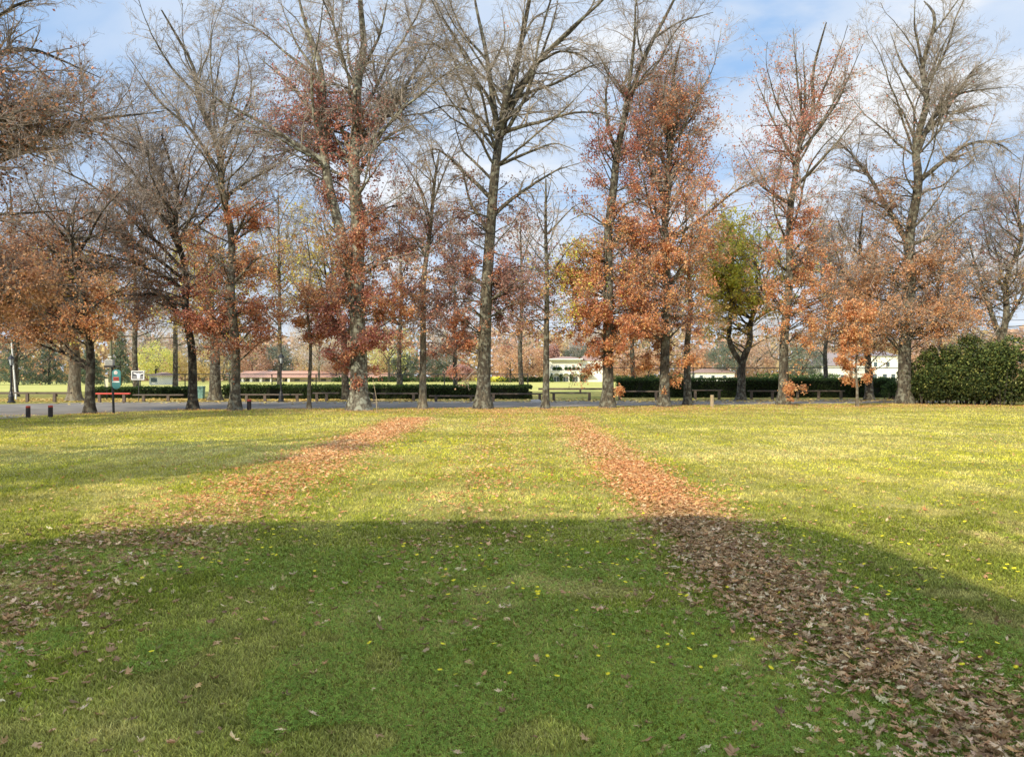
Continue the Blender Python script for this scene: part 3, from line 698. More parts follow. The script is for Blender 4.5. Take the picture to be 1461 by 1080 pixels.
# 15
tree('oak_tree', 'tall tree with reddish sparse leaves and many upright leader branches', 1117, 577.5, 17, [(1118, 560), (1120, 480), (1124, 400), (1130, 296), (1131, 252), (1143, 207), (1155, 167), (1165, 100), (1168, 45)],
     limbs=[[(1152, 175), (1180, 110), (1195, 55)], [(1150, 185), (1135, 120), (1125, 50)], [(1135, 237), (1109, 167), (1088, 100)], [(1140, 220), (1185, 160), (1215, 80)], [(1150, 190), (1150, 120), (1148, 60)], [(1131, 280), (1175, 220), (1200, 180)], [(1130, 300), (1090, 260), (1070, 200)], [(1125, 400), (1080, 350), (1060, 340)], [(1126, 390), (1160, 350), (1190, 350)]],
     crown=[(500, 50), (420, 65), (320, 70), (220, 80), (130, 70), (60, 40)], n1=26, dens=(1.5, 2.4, 4.5), el=(30, 74), l1trop=.1, zones=[(1125, 440, 60, 80, .8, 'orange'), (1125, 340, 65, 80, .5, 'redor'), (1125, 220, 75, 80, .32, 'red'), (1150, 130, 80, 70, .17, 'redor'), (1120, 550, 50, 30, .6, 'orange'), (1180, 400, 55, 60, .35, 'brown')], group=GR1)
# 16 sapling
tree('sapling', 'thin sapling with orange leaves near the lawn edge', 1223, 580, 4.5, [(1223, 555), (1223, 520), (1224, 480), (1226, 440)], crown=[(540, 14), (490, 28), (440, 12)], n1=22, el=(20, 60), top=.01,
     zones=[(1224, 500, 32, 55, 2.2, 'orange'), (1222, 560, 14, 20, 1.0, 'orange')], barkm=M_BARKP, maxl=(1.2, .7, .4))
# 17
tree('oak_tree', 'second row tree with bronze leaves behind the thin sapling', 1240, 571, 13, [(1240, 540), (1238, 480), (1236, 420), (1230, 350), (1225, 300)],
     limbs=[[(1236, 430), (1200, 400), (1180, 360), (1170, 340)]], crown=[(500, 50), (430, 75), (350, 60), (290, 20)], n1=36, el=(10, 60), zones=[(1240, 440, 85, 60, 1.1, 'brown'), (1235, 480, 70, 40, 1.1, 'orange'), (1200, 400, 60, 50, .4, 'gold'), (1220, 320, 60, 40, .2, 'brown')])
# 18
tree('oak_tree', 'big tree on the right with a bare arching crown above bronze leaves', 1291, 576, 23, [(1291, 555), (1293, 480), (1297, 400), (1300, 340), (1306, 259), (1310, 207), (1317, 148), (1321, 93), (1326, 37), (1332, -10)],
     limbs=[[(1317, 259), (1354, 222), (1387, 200), (1431, 198), (1465, 225)], [(1313, 207), (1350, 156), (1391, 93), (1420, 78)], [(1312, 215), (1335, 160), (1368, 130), (1420, 118), (1470, 112)], [(1309, 341), (1335, 333), (1368, 306), (1400, 300)],
            [(1297, 340), (1276, 296), (1254, 241), (1228, 196), (1205, 170)], [(1320, 120), (1350, 70), (1385, 20)], [(1318, 140), (1290, 90), (1275, 40)], [(1310, 200), (1280, 160), (1250, 140)], [(1324, 60), (1355, 10), (1370, -20)], [(1296, 440), (1250, 420), (1215, 400)], [(1297, 420), (1340, 400), (1370, 410)], [(1320, 90), (1300, 40), (1300, 0)]],
     crown=[(490, 70), (420, 85), (320, 85), (220, 110), (120, 105), (30, 60)], n1=30, el=(5, 62), dens=(2.0, 3.0, 5.4), droop=.1, twigm=M_TWIG,
     zones=[(1290, 440, 95, 55, 1.2, 'brown'), (1270, 380, 80, 60, .6, 'brown'), (1260, 280, 60, 70, .3, 'dbrown'), (1340, 470, 60, 40, .9, 'orange'), (1350, 380, 60, 50, .35, 'dbrown'), (1290, 170, 70, 70, .04, 'red')], group=GR1)
# off frame trees whose branches reach in
tree('oak_tree', 'large dark tree at the left edge whose brown leafed limbs reach in', -120, 605, 40, [(-118, 560), (-112, 450), (-105, 350), (-95, 230), (-85, 120), (-70, 0), (-60, -100)],
     limbs=[[(-95, 260), (0, 220), (60, 170), (140, 150), (200, 135)], [(-92, 240), (10, 205), (80, 180), (130, 185)], [(-90, 150), (-10, 60), (60, 35), (120, 40)], [(-90, 170), (0, 65), (60, 70), (140, 110)], [(-85, 100), (0, 20), (60, -20)], [(-95, 300), (0, 300), (70, 290)], [(-105, 400), (0, 400), (90, 400)], [(-105, 380), (0, 350), (60, 330)], [(-90, 190), (20, 130), (100, 110)]],
     crown=[(470, 100), (350, 150), (200, 160), (60, 150), (-80, 90)], n1=12, el=(0, 60), dens=(2.0, 3.2, 5.5), zones=[(80, 170, 110, 36, .16, 'dbrown'), (0, 400, 130, 50, .8, 'brown'), (40, 130, 90, 60, .08, 'redor'), (-80, 300, 110, 90, .3, 'dbrown')], barkm=M_BARKD, twigm=M_TWIGD, wx=.2)

# ---- second row, beyond the road
tree('plane_tree', 'pale thick forked trunk with golden yellow leaves at the far roadside', 106, 572, 22, [(106, 545), (105, 515), (108, 480), (118, 430), (125, 390), (128, 360)], stems=[(.8, [(105, 520), (90, 480), (75, 440), (65, 390)], .4)],
     crown=[(480, 50), (420, 80), (360, 50)], n1=26, el=(20, 60), zones=[(80, 440, 60, 50, 1.1, 'yellow'), (125, 400, 45, 50, .8, 'gold')], barkm=M_BARKP, leafsize=.17)
tree('maple_tree', 'stout trunked yellowing tree between the two dark left trees', 307, 572, 21, [(307, 545), (305, 500), (303, 440), (300, 390), (298, 340)],
     crown=[(480, 60), (400, 80), (320, 50)], n1=30, el=(15, 60), zones=[(300, 420, 70, 80, .35, 'yellow'), (310, 470, 60, 40, .5, 'gold')], leafsize=.14, barkm=M_BARK)
tree('bare_tree', 'leaning dark trunk just behind the foot of the massive forked tree', 494, 571, 13, [(492, 540), (490, 480), (480, 420), (470, 360), (465, 320)], crown=[(470, 60), (400, 80), (330, 50)], n1=26, el=(10, 60), zones=[(450, 400, 70, 70, .35, 'yellow'), (440, 310, 60, 60, .25, 'gold')], barkm=M_BARKD, leafsize=.15)
GR2 = 'bare trees of the second row behind the hedge'
for (px, by, w_, h, hw, pal, dn, lb) in ((398, 566, 8, 250, 70, 'gold', .25, 'golden leafed thin tree behind the hedge near the lamp'), (570, 566, 9, 300, 60, 'brown', .35, 'brown leafed tree behind the hedge between massive and slim trees'),
        (650, 565, 8, 330, 60, 'purple', .55, 'dark purple leafed tree behind the hedge left of the central trunk'), (745, 566, 9, 300, 55, 'red', .4, 'sparse red leafed tree behind the end of the left hedge'),
        (905, 566, 9, 290, 70, 'dbrown', .4, 'bronze leafed tree behind the hedge among orange trees'), (1180, 565, 8, 320, 70, 'dbrown', .3, 'grey branched tree behind the right hedge'),
        (1345, 567, 9, 300, 75, 'dbrown', .35, 'bronze tinted tree behind the dark bush'), (20, 566, 12, 240, 90, 'dbrown', .35, 'dim bare tree at the far left beyond the road'), (195, 565, 10, 240, 75, 'dbrown', .15, 'pale bare tree behind the black emblem sign'), (250, 562, 9, 210, 60, 'gold', .12, 'thin grey tree rising behind the left dark trees')):
    tree('bare_tree', lb, px, by, w_, [(px+U(-4, 4), by-60), (px+U(-8, 8), by-140), (px+U(-10, 10), h+20)], crown=[(500, hw*.6), (430, hw), (h+40, hw*.9), (h-10, hw*.3)], n1=26, el=(10, 65),
         dens=(1.8, 2.8, 4.5), zones=[(px, 440, hw*1.1, 70, dn, pal), (px, 370, hw, 60, dn*.6, pal)], rmin=.011, twigm=M_TWIG, droop=.15, leafsize=.15, maxl=(4, 1.8, .9))
tree('bare_tree', 'forked bare tree rising behind the big green bush', 1425, 570, 15, [(1428, 540), (1428, 500), (1432, 450), (1440, 400), (1452, 340), (1455, 280)], stems=[(.7, [(1428, 490), (1410, 430), (1395, 380), (1385, 340)], .5)],
     limbs=[[(1452, 340), (1440, 290), (1420, 250)], [(1430, 470), (1460, 420), (1475, 360)]], crown=[(480, 50), (400, 90), (300, 85), (240, 50)], n1=34, el=(10, 60), zones=[(1410, 420, 80, 60, .35, 'brown'), (1430, 330, 80, 70, .3, 'red'), (1440, 400, 60, 60, .2, 'gold')], barkm=M_BARK, twigm=M_TWIG)

# ---- far trees beyond the field
def fartree(name, label, px, D, top, hw, kind, pal, trunkh=.25, group='trees beyond the playing field'):
    base = W(px, HY, D); base[2] = 0
    root = thing(name, label, 'tree', base, group)
    H = CH+(HY-top)/F*D; R = hw/F*D
    mb = MB(); mb.tube((0, 0, 0), (0, 0, H*.7), .035*R+.12, .05, 7)
    for i in range(7):
        a = U(0, 6.28); z = H*U(.25, .5); mb.tube((0, 0, z), (R*.6*math.cos(a), R*.6*math.sin(a), z+H*U(.15, .35)), .02*R+.05, .03, 5)
    mb.build('trunk', M_BARKD if kind != 'bare' else M_BARK, root)
    k = D/220.
    if kind == 'conifer':
        n = 4200; z = H*(.06+.94*(1-np.sqrt(rng.rand(n)))); a = U(0, 6.28, n)
        lay = (.72+.28*np.sin(z/H*34+2*np.sin(a*3)))*(1+.25*(vn(a*2, z*.5, 1, 4)-.5))
        r = R*(1-z/H)**.8*lay*np.sqrt(U(.35, 1, n))
        P = np.stack([r*np.cos(a), r*np.sin(a), z-.1*r], 1)
    else:
        nc = 46; a = U(0, 6.28, nc); u = U(-1, 1, nc); rr = U(.35, 1, nc)**.6
        zc = H*(trunkh+(1-trunkh)*.5*(1+u)*.98); rad = R*np.sqrt(np.clip(1-(u*.92)**2, .05, 1))*rr
        cc = np.stack([rad*np.cos(a), rad*np.sin(a), zc], 1)
        n = 4200 if kind != 'sparse' else 2000
        i = rng.randint(0, nc, n); P = cc[i]+rng.normal(0, 1, (n, 3))*np.array([.17*R, .17*R, .08*H])*U(.6, 1.2, nc)[i][:, None]
        ok = P[:, 2] > H*trunkh*.5; P = P[ok]; n = len(P)
    if kind == 'bare':
        d = norm(rng.normal(0, .6, (n, 3))+np.array([0, 0, 1.])+.5*norm(P-[0, 0, H*.4])); L = U(.5, 1.6, n)*k
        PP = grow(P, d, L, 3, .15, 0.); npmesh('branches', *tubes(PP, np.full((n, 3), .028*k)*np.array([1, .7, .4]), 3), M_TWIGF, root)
    else:
        c = palc(pal, n); haze = np.array([.52, .50, .47]); hf = min(.36, D/700.); c = c*(1-hf)+haze*hf*.9  # distance haze mixed into the leaf colour
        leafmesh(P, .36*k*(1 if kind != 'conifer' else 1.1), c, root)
    return root
far = [
 ('cypress_tree', 'dark evergreen filling the far left corner beyond the lawn', -45, 150, 445, 45, 'conifer', 'green'),
 ('cypress_tree', 'dark evergreen behind the white leaning pole', 25, 150, 465, 42, 'conifer', 'green'),
 ('cypress_tree', 'dark evergreen left of the pale thick trunk', 70, 155, 478, 36, 'conifer', 'green'),
 ('cypress_tree', 'low dark evergreen seen past the pale thick trunk', 128, 150, 490, 30, 'conifer', 'green'),
 ('conifer_tree', 'pointed conifer behind the teal sign', 172, 145, 462, 24, 'conifer', 'green'),
 ('broadleaf_tree', 'olive yellow round tree above the black emblem sign', 222, 160, 492, 26, 'leafy', 'ygreen'),
 ('broadleaf_tree', 'golden tree just left of the first dark bare trunk', 250, 175, 503, 18, 'leafy', 'gold'),
 ('broadleaf_tree', 'golden bushy tree left of the tiled clubhouse', 300, 200, 500, 24, 'leafy', 'gold'),
 ('broadleaf_tree', 'orange pink tree above the clubhouse roof on the left', 360, 245, 498, 26, 'leafy', 'orange'),
 ('broadleaf_tree', 'green tree above the clubhouse behind the black lamp', 398, 250, 496, 22, 'leafy', 'green'),
 ('broadleaf_tree', 'thin golden tree right of the black lamp', 445, 245, 494, 26, 'sparse', 'gold'),
 ('broadleaf_tree', 'brown tree at the right end of the tiled clubhouse', 480, 240, 500, 22, 'leafy', 'brown'),
 ('broadleaf_tree', 'golden tree beside the massive trunk across the field', 545, 240, 505, 18, 'leafy', 'gold'),
 ('broadleaf_tree', 'rounded fresh green tree across the field left of the slim trunk', 578, 230, 508, 20, 'leafy', 'green'),
 ('broadleaf_tree', 'dark green tree across the field right of the slim trunk', 625, 235, 498, 20, 'leafy', 'green'),
 ('broadleaf_tree', 'reddish low tree across the field left of the central trunk', 655, 225, 522, 18, 'leafy', 'red'),
 ('broadleaf_tree', 'pale orange tree across the field right of the central trunk', 728, 215, 494, 24, 'leafy', 'orange'),
 ('broadleaf_tree', 'orange tree beside the left end of the cream villa', 760, 225, 498, 20, 'leafy', 'orange'),
 ('broadleaf_tree', 'red tree peeping over the roof of the cream villa', 790, 260, 492, 9, 'leafy', 'red'),
 ('broadleaf_tree', 'grey green tree behind the cream villa roof', 826, 262, 494, 20, 'leafy', 'green'),
 ('broadleaf_tree', 'orange tree right of the cream villa', 892, 225, 498, 30, 'leafy', 'orange'),
 ('broadleaf_tree', 'bright orange tree between villa and narrow orange tree', 925, 210, 505, 24, 'leafy', 'orange'),
 ('broadleaf_tree', 'pale orange tree behind the grey shaded trunk', 1000, 235, 498, 22, 'leafy', 'orange'),
 ('broadleaf_tree', 'sage green tree behind the fork trunked tree', 1035, 220, 492, 26, 'leafy', 'green'),
 ('broadleaf_tree', 'brown tree right of the fork trunked tree', 1080, 225, 486, 26, 'leafy', 'brown'),
 ('broadleaf_tree', 'soft grey green tree right of the reddish tall tree', 1145, 215, 494, 28, 'leafy', 'green'),
 ('broadleaf_tree', 'brown tree beside the grey gabled house', 1195, 240, 490, 26, 'leafy', 'brown'),
 ('broadleaf_tree', 'golden tree behind the white house on the right', 1262, 245, 484, 26, 'leafy', 'gold'),
 ('broadleaf_tree', 'thin orange tree beyond the big right trunk', 1320, 240, 488, 26, 'sparse', 'orange'),
 ('broadleaf_tree', 'green tree across the field behind the right bush', 1380, 230, 488, 28, 'leafy', 'green'),
]
far += [
 ('broadleaf_tree', 'large hazy grey bare tree far behind the leftmost trunks', 215, 205, 440, 44, 'bare', 'green'),
 ('broadleaf_tree', 'tall hazy bare tree behind the fan limbed trunk', 290, 225, 446, 40, 'bare', 'green'),
 ('broadleaf_tree', 'hazy bare tree rising left of the massive tree', 455, 230, 452, 42, 'bare', 'green'),
 ('broadleaf_tree', 'hazy olive tree right of the massive tree', 555, 225, 462, 34, 'sparse', 'ygreen'),
 ('broadleaf_tree', 'pinkish grey hazy tree left of the central trunk', 645, 230, 420, 40, 'bare', 'green'),
 ('broadleaf_tree', 'hazy rust tree seen between the central and the thin grey trunk', 735, 235, 455, 34, 'sparse', 'brown'),
 ('broadleaf_tree', 'tall hazy tree far behind the villa', 840, 265, 470, 30, 'bare', 'green'),
 ('broadleaf_tree', 'hazy rust tree far behind the narrow orange tree', 945, 235, 450, 40, 'sparse', 'brown'),
 ('broadleaf_tree', 'large hazy bare tree right of the fork trunked tree', 1095, 235, 448, 44, 'bare', 'green'),
 ('broadleaf_tree', 'large hazy bare tree above the grey roofed house', 1190, 250, 452, 44, 'bare', 'green'),
 ('broadleaf_tree', 'hazy bronze tree right of the big right trunk', 1335, 235, 455, 40, 'sparse', 'dbrown'),
]
for r in far: fartree(*r)
# a distant wooded belt behind everything
def belt():
    n = 42000; x = U(-330, 330, n); y = U(285, 320, n); h = 13+9*vn(x, y*0, .05, 3)+4*vn(x, y*0, .2, 5)
    z = h*rng.rand(n)**1.3; P = np.stack([x, y, z], 1)
    c = np.where(vn(x, y, .06, 7)[:, None] > .5, palc('gold', n), np.where(vn(x, y, .09, 8)[:, None] > .62, palc('green', n)*1.8, palc('brown', n)))
    c = c*.6+np.array([.50, .43, .38])*.4  # pale haze blended into the woodland colour
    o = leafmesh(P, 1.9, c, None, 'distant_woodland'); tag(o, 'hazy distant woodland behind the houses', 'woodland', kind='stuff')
belt()

# ----------------------------------------------------------- hedges and bush
def leafbox(name, label, x0, x1, y0, y1, H, n, skew=0):
    root = thing(name, label, 'hedge', ((x0+x1)/2, (y0+y1)/2, 0)); cx, cy = (x0+x1)/2, (y0+y1)/2; lx, ly = (x1-x0)/2, (y1-y0)/2
    mb = MB(); mb.box(-lx+.14, lx-.14, -ly+.14, ly-.14, .0, H-.14)
    mb.build('branches', simple('hedge_core', (.018, .022, .01), (.01, .012, .006), 6, 1), root)  # solid dark box standing in for the shaded hedge interior
    a = np.array([2*lx*H, 2*lx*H*.5, 2*lx*2*ly, 2*ly*H, 2*ly*H]); k = rng.choice(5, n, p=a/a.sum())
    u = U(-1, 1, n); v = rng.rand(n); P = np.zeros((n, 3))
    P[:, 0] = np.where(k < 3, u*lx, np.where(k == 3, -lx, lx)); P[:, 1] = np.where(k == 0, -ly, np.where(k == 1, ly, np.where(k == 2, (2*v-1)*ly, u*ly))); P[:, 2] = np.where(k == 2, H, v*H)
    P += rng.normal(0, .055, (n, 3)); P[:, 2] += .09*(vn(P[:, 0], P[:, 1], .8, 3)-.5)*(P[:, 2] > .5*H)
    gap = (vn(P[:, 0], P[:, 2]*2, 1.1, 5) < .22) & (k != 2) & (P[:, 2] < .8*H); P = P[~gap]; P[:, 2] = np.maximum(P[:, 2], .05)
    leafmesh(P, .10, palc('green', len(P))*np.array([.75, .7, .65])*np.where(P[:, 2] > H-.1, 1.5, .8)[:, None], root)  # leaf colour carries the light: sides darkened as shade, top lightened
def hx(px, D): return (px-CX)/F*D
leafbox('hedge', 'long clipped dark green hedge on the left beyond the road', hx(322, 58), hx(757, 58), 57.2, 58.4, .97, 26000)
leafbox('hedge', 'taller clipped hedge on the right beyond the road', hx(882, 62), hx(1275, 62), 61.4, 62.7, 1.48, 30000)
leafbox('hedge', 'loose low hedge behind the red rail and emblem sign', hx(140, 60), hx(275, 60), 59.4, 60.3, .8, 9000)
def bush(name, label, lobes, n, pal='green', ls=.17):
    base = np.array([lobes[0][0], lobes[0][1], 0.]); root = thing(name, label, 'bush', base)
    PP = []; cc = []
    mb = MB()
    big = lobes; lobes = []
    for (x, y, z, rx_, ry_, rz_) in big:
        lobes.append((x, y, z*.9, rx_*.8, ry_*.8, rz_*.8))
        for _ in range(14):
            d_ = norm(rng.normal(0, 1, 3)); d_[1] = -abs(d_[1]) if rng.rand() < .6 else d_[1]; q_ = U(.28, .5)
            lobes.append((x+d_[0]*rx_*.72, y+d_[1]*ry_*.72, max(z+d_[2]*rz_*.95, rz_*.3), rx_*q_*.8, ry_*q_, rz_*q_*.8))
    for (x, y, z, rx_, ry_, rz_) in lobes:
        m = int(n*rx_*rz_/sum(l[3]*l[5] for l in lobes)); d = norm(rng.normal(0, 1, (m, 3))); d[:, 1] -= .15
        r = U(.55, 1.08, m)**.7*(.62+.8*vn(d[:, 0]*3+x, d[:, 2]*3+d[:, 1]*2, 1.5, 4))
        P = d*r[:, None]*np.array([rx_, ry_, rz_])+np.array([x, y, z])-base; P = P[P[:, 2] > .25]; PP.append(P)
        for q in range(1):
            a = U(0, 6.28); mb.tube((x-base[0]+.1*math.cos(a), y-base[1]+.1*math.sin(a), 0), (x-base[0]+rx_*.5*math.cos(a), y-base[1]+ry_*.5*math.sin(a), z*.9), .05, .02, 6)
    mb.build('stems', M_BARKD, root)
    P = np.concatenate(PP); c = palc(pal, len(P))*(.6 if pal == 'bush' else .8 if pal == 'green' else 1); lt = rng.rand(len(P)) < .28*np.clip(P[:, 2]-.6, 0, 1.6); c[lt] = c[lt]*2.4+np.array([.03, .03, .01])  # highlights painted on random leaves, more of them higher up
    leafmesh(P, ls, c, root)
bush('evergreen_bush', 'big glossy dark green bush at the right end of the lawn', [(hx(1415, 44), 46.5, 1.9, 2.2, 1.8, 1.9), (hx(1375, 44), 47.2, 1.5, 1.5, 1.6, 1.6), (hx(1470, 44), 45.5, 1.9, 2.0, 1.8, 2.0), (hx(1530, 44), 44.5, 1.9, 2.4, 2.0, 2.0), (hx(1432, 44), 46.5, 2.9, 1.5, 1.3, 1.2), (hx(1352, 44), 48, 1.2, .9, 1.0, 1.2)], 70000, 'bush', .12)
bush('shrub', 'small olive shrub behind the foot of the big right tree', [(hx(1262, 58), 57, .6, .9, .7, .7)], 1800, 'green', .12)

# ------------------------------------------------------------------- fences
def fence(label, x0, x1, D, H, posts, wires=.16):
    root = thing('chain_link_fence', label, 'fence', ((x0+x1)/2, D, 0)); cx = (x0+x1)/2
    mb = MB(); mb.tube((x0-cx, 0, H), (x1-cx, 0, H), .032, n=8); mb.build('top_rail', M_FENCE, root)
    for p in posts:
        mb = MB(); mb.tube((p-cx, 0, 0), (p-cx, 0, H+.02), .045, n=8); mb.build('post', M_FENCE, root)
    mb = MB(); n = int((x1-x0)/wires)
    for i in range(n):
        a = x0-cx+i*wires
        for s in (1, -1):
            b = a+s*H*.9
            if x0-cx <= b <= x1-cx: mb.tube((a, .02*s, .05), (b, .02*s, H), .0035, n=3)
    mb.build('wire_mesh', M_FENCE, root)
fp = [hx(p, 60) for p in (200, 264, 327, 388, 451, 512, 574, 634, 694, 753)]
fence('dark chain link fence behind the left hedge', fp[0], fp[-1], 60, 1.7+(537-534)/F*60, fp)
fp = [hx(p, 64) for p in (862, 925, 989, 1052, 1116, 1180, 1245, 1310)]
fence('dark chain link fence behind the taller right hedge', fp[0], fp[-1], 64, 1.7+(537-525)/F*64, fp)

# -------------------------------------------------------------- timber rails
def rail(label, xa, xb, py_top, by, posts, mat=None, th=.095, group='low timber rails along the far roadside'):
    D = dist(by); z1 = CH+(HY-py_top)/F*D; x0, x1 = hx(xa, D), hx(xb, D); c = (x0+x1)/2
    root = thing('timber_rail', label, 'rail', (c, D, 0), group)
    mb = MB(); mb.box(x0-c, x1-c, -.09, .09, z1-th, z1); mb.build('beam', mat or M_WOOD, root, bevel=.015)
    for p in posts:
        x = hx(p, D)-c; mb = MB(); mb.box(x-.09, x+.09, -.075, .075, 0, z1-th-.003); mb.build('post', M_WOOD, root, bevel=.01)
rail('weathered timber rail at the left edge in front of the field', -70, 102, 559.5, 574, (-50, 39, 78))
rail('red painted rail behind the teal sign post', 137, 186, 560.5, 574, (142, 177), M_REDRAIL, .1)
rail('grey timber rail behind the emblem sign', 190, 262, 562.5, 573, (205, 240))
rail('timber rail in front of the hedge below the black lamp', 340, 432, 562, 573, (352, 378, 424))
rail('timber rail in front of the hedge beside the pale young stem', 446, 484, 560, 573, (452, 466))
rail('timber rail between the massive tree and the slim trunk', 524, 596, 560.5, 573, (534, 590))
rail('timber rail between the slim trunk and the central trunk', 612, 678, 564, 573, (622, 672))
rail('timber rail across the end of the left hedge', 700, 775, 561, 573, (704, 770))
rail('timber rail in the gap below the cream villa', 785, 843, 560, 572, (790, 841))
rail('timber rail just right of the leaning orange tree', 880, 940, 557.5, 571, (884, 936))
rail('timber rail right of the grey shaded trunk', 988, 1031, 556, 570, (992, 1026))
rail('timber rail between the fork trunked tree and the reddish tree', 1067, 1108, 557, 570, (1072, 1102))
rail('timber rail between the reddish tall tree and the sapling', 1132, 1205, 557, 569, (1138, 1168, 1200))
rail('far brown plank rail bordering the playing field', 768, 880, 553.5, 562, (780, 828, 876), th=.2, group='x')
bpy.data.objects['timber_rail.013'].pop('group') if 'timber_rail.013' in bpy.data.objects else None
rail('distant plank rail edging the field at the far left', -60, 96, 560, 566, (-40, 20, 80), th=.14, group='x')
bpy.data.objects['timber_rail.014'].pop('group') if 'timber_rail.014' in bpy.data.objects else None

# ------------------------------------------------------------------ bollards
def bollard(label, px, by, top, w_):
    g = G(px, by); D = g[1]; H = CH+(HY-top)/F*D; r = w_/2/F*D
    root = thing('bollard', label, 'bollard', g, 'dark wooden bollards with red tops')
    mb = MB(); mb.lathe([(r*1.02, 0), (r, H*.5), (r*.97, H*.84)], n=14); mb.build('post', simple('burnt_wood', (.05, .035, .03), (.025, .02, .018), 12, .8, stretch=(3, 3, .5)), root, smooth=False)
    mb = MB(); mb.lathe([(r*1.0, H*.843), (r*1.0, H*.975), (r*.85, H)], n=14); mb.build('cap', M_REDRAIL, root)
bollard('dark bollard with a red top, leftmost on the road edge', 40, 595.5, 579, 6)
bollard('dark bollard with a red top, right of the leftmost one', 72, 595, 578.5, 6.2)
bollard('reddish bollard beside the trunk of the forked tree', 355.5, 585, 570, 6)
g = G(1016, 580.5); D = g[1]; mb = MB(); r = 2.7/F*D; H = CH+(HY-563.5)/F*D; mb.lathe([(r, 0), (r*1.05, H*.3), (r*.96, H*.6), (r, H*.97), (r*.8, H)], n=12)
o = mb.build('wooden_post', M_WOODP); o.location = tuple(g); tag(o, 'short pale round wooden post at the lawn edge', 'post')
# stake, white block, bins
g = G(538, 589); D = g[1]; root = thing('garden_stake', 'thin leaning wooden stake beside the massive tree', 'stake', g)
mb = MB(); mb.tube((0, 0, 0), (-.05, 0, .62), .02, n=6); mb.build('stake', M_WOODP, root); mb = MB(); mb.tube((-.3, 0, .60), (.33, .02, .61), .016, n=6); mb.build('crosspiece', M_WOODP, root)
mb = MB(); mb.tube((.05, .05, .2), (-.25, .3, 1.55), .012, n=6); mb.build('cane', M_WOODP, root)
g = G(764.5, 574.5); D = g[1]; mb = MB(); mb.prism([(-.34, .0), (.36, .0), (.34, .14), (.2, .2), (-.32, .18)], -.15, .15)
o = mb.build('stone_block', M_WHITE, bevel=.02); o.location = tuple(g); tag(o, 'white painted stone block lying beside the road', 'stone')
M_BIN = simple('teal_plastic', (.18, .33, .29), (.12, .25, .22), 5, .5)
def bin_(label, px, by, top, w_):
    g = G(px, by); D = g[1]; H = CH+(HY-top)/F*D; a = w_/2/F*D
    root = thing('litter_bin', label, 'bin', g)
    mb = MB(); b = [(a*.8, .0), (a*.8, .0)]; V = []
    for z, s in ((0.03, .8), (H*.9, 1.0)):
        V += [(-a*s, -a*s, z), (a*s, -a*s, z), (a*s, a*s, z), (-a*s, a*s, z)]
    mb.add(V, [(0, 3, 2, 1), (4, 5, 6, 7), (0, 1, 5, 4), (1, 2, 6, 5), (2, 3, 7, 6), (3, 0, 4, 7)]); mb.build('body', M_BIN, root, bevel=.03)
    mb = MB(); mb.box(-a*1.08, a*1.08, -a*1.08, a*1.08, H*.9+.003, H); mb.build('lid', M_BIN, root, bevel=.03)
bin_('pale teal bin left of the stout yellowing tree', 287, 569, 551, 9)

# ---------------------------------------------------------------- lamp posts
def lamp(label, px, by, top, white=False):
    g = G(px, by); D = g[1]; H = CH+(HY-top)/F*D
    root = thing('street_lamp', label, 'street lamp', g)
    mb = MB(); mb.lathe([(.24, 0), (.24, .08), (.17, .14), (.15, .42), (.11, .5), (.09, .62), (.06, .72)], n=14); mb.build('base', M_BLACK, root)
    hl = H-.75
    mb = MB(); mb.lathe([(.055, .72), (.05, hl*.6), (.045, hl-.12), (.09, hl-.1), (.09, hl-.04), (.05, hl)], n=12); mb.build('pole', M_BLACK, root)
    lh = MB()
    for i in range(6):
        a = math.pi/3*i; lh.tube((.1*math.cos(a), .1*math.sin(a), hl), (.2*math.cos(a), .2*math.sin(a), hl+.42), .013, n=5)
    lh.lathe([(.08, hl-.005), (.12, hl+.02), (.10, hl+.03)], n=6); lh.lathe([(.25, hl+.42), (.22, hl+.46), (.13, hl+.58), (.06, hl+.64), (.03, hl+.75)], n=6)
    o = lh.build('lantern', M_BLACK, root)
    m, nt, b = nodes('lamp_glass'); b.inputs['Base Color'].default_value = (.62, .66, .66, 1); b.inputs['Roughness'].default_value = .2
    nz = noise(nt, 6); nt.links.new(ramp(nt, nz.outputs[0], [(.3, (.3, .33, .33)), (.7, (.62, .66, .66))]).outputs[0], b.inputs['Base Color'])
    mb = MB(); mb.lathe([(.085, hl+.03), (.175, hl+.41)], n=6); mb.build('glass', m, o)
    mb = MB(); mb.tube((-.22, 0, hl-.2), (.22, 0, hl-.2), .015, n=6); mb.build('crossbar', M_BLACK, root)
lamp('black lantern lamp post in front of the hedge', 401, 573.5, 503)
lamp('black lamp post near the left edge with its lantern among leaves', 16, 575, 505)
mb = MB(); D = 52; a = W(21, 553, 56); b = W(16.5, 489, 56); mb.tube((a[0]+.1, 56, 0), (b[0], 56, b[2]), .06, .05, 10)
o = mb.build('flag_pole', M_WHITE); tag(o, 'slightly leaning white pole near the left edge', 'pole')

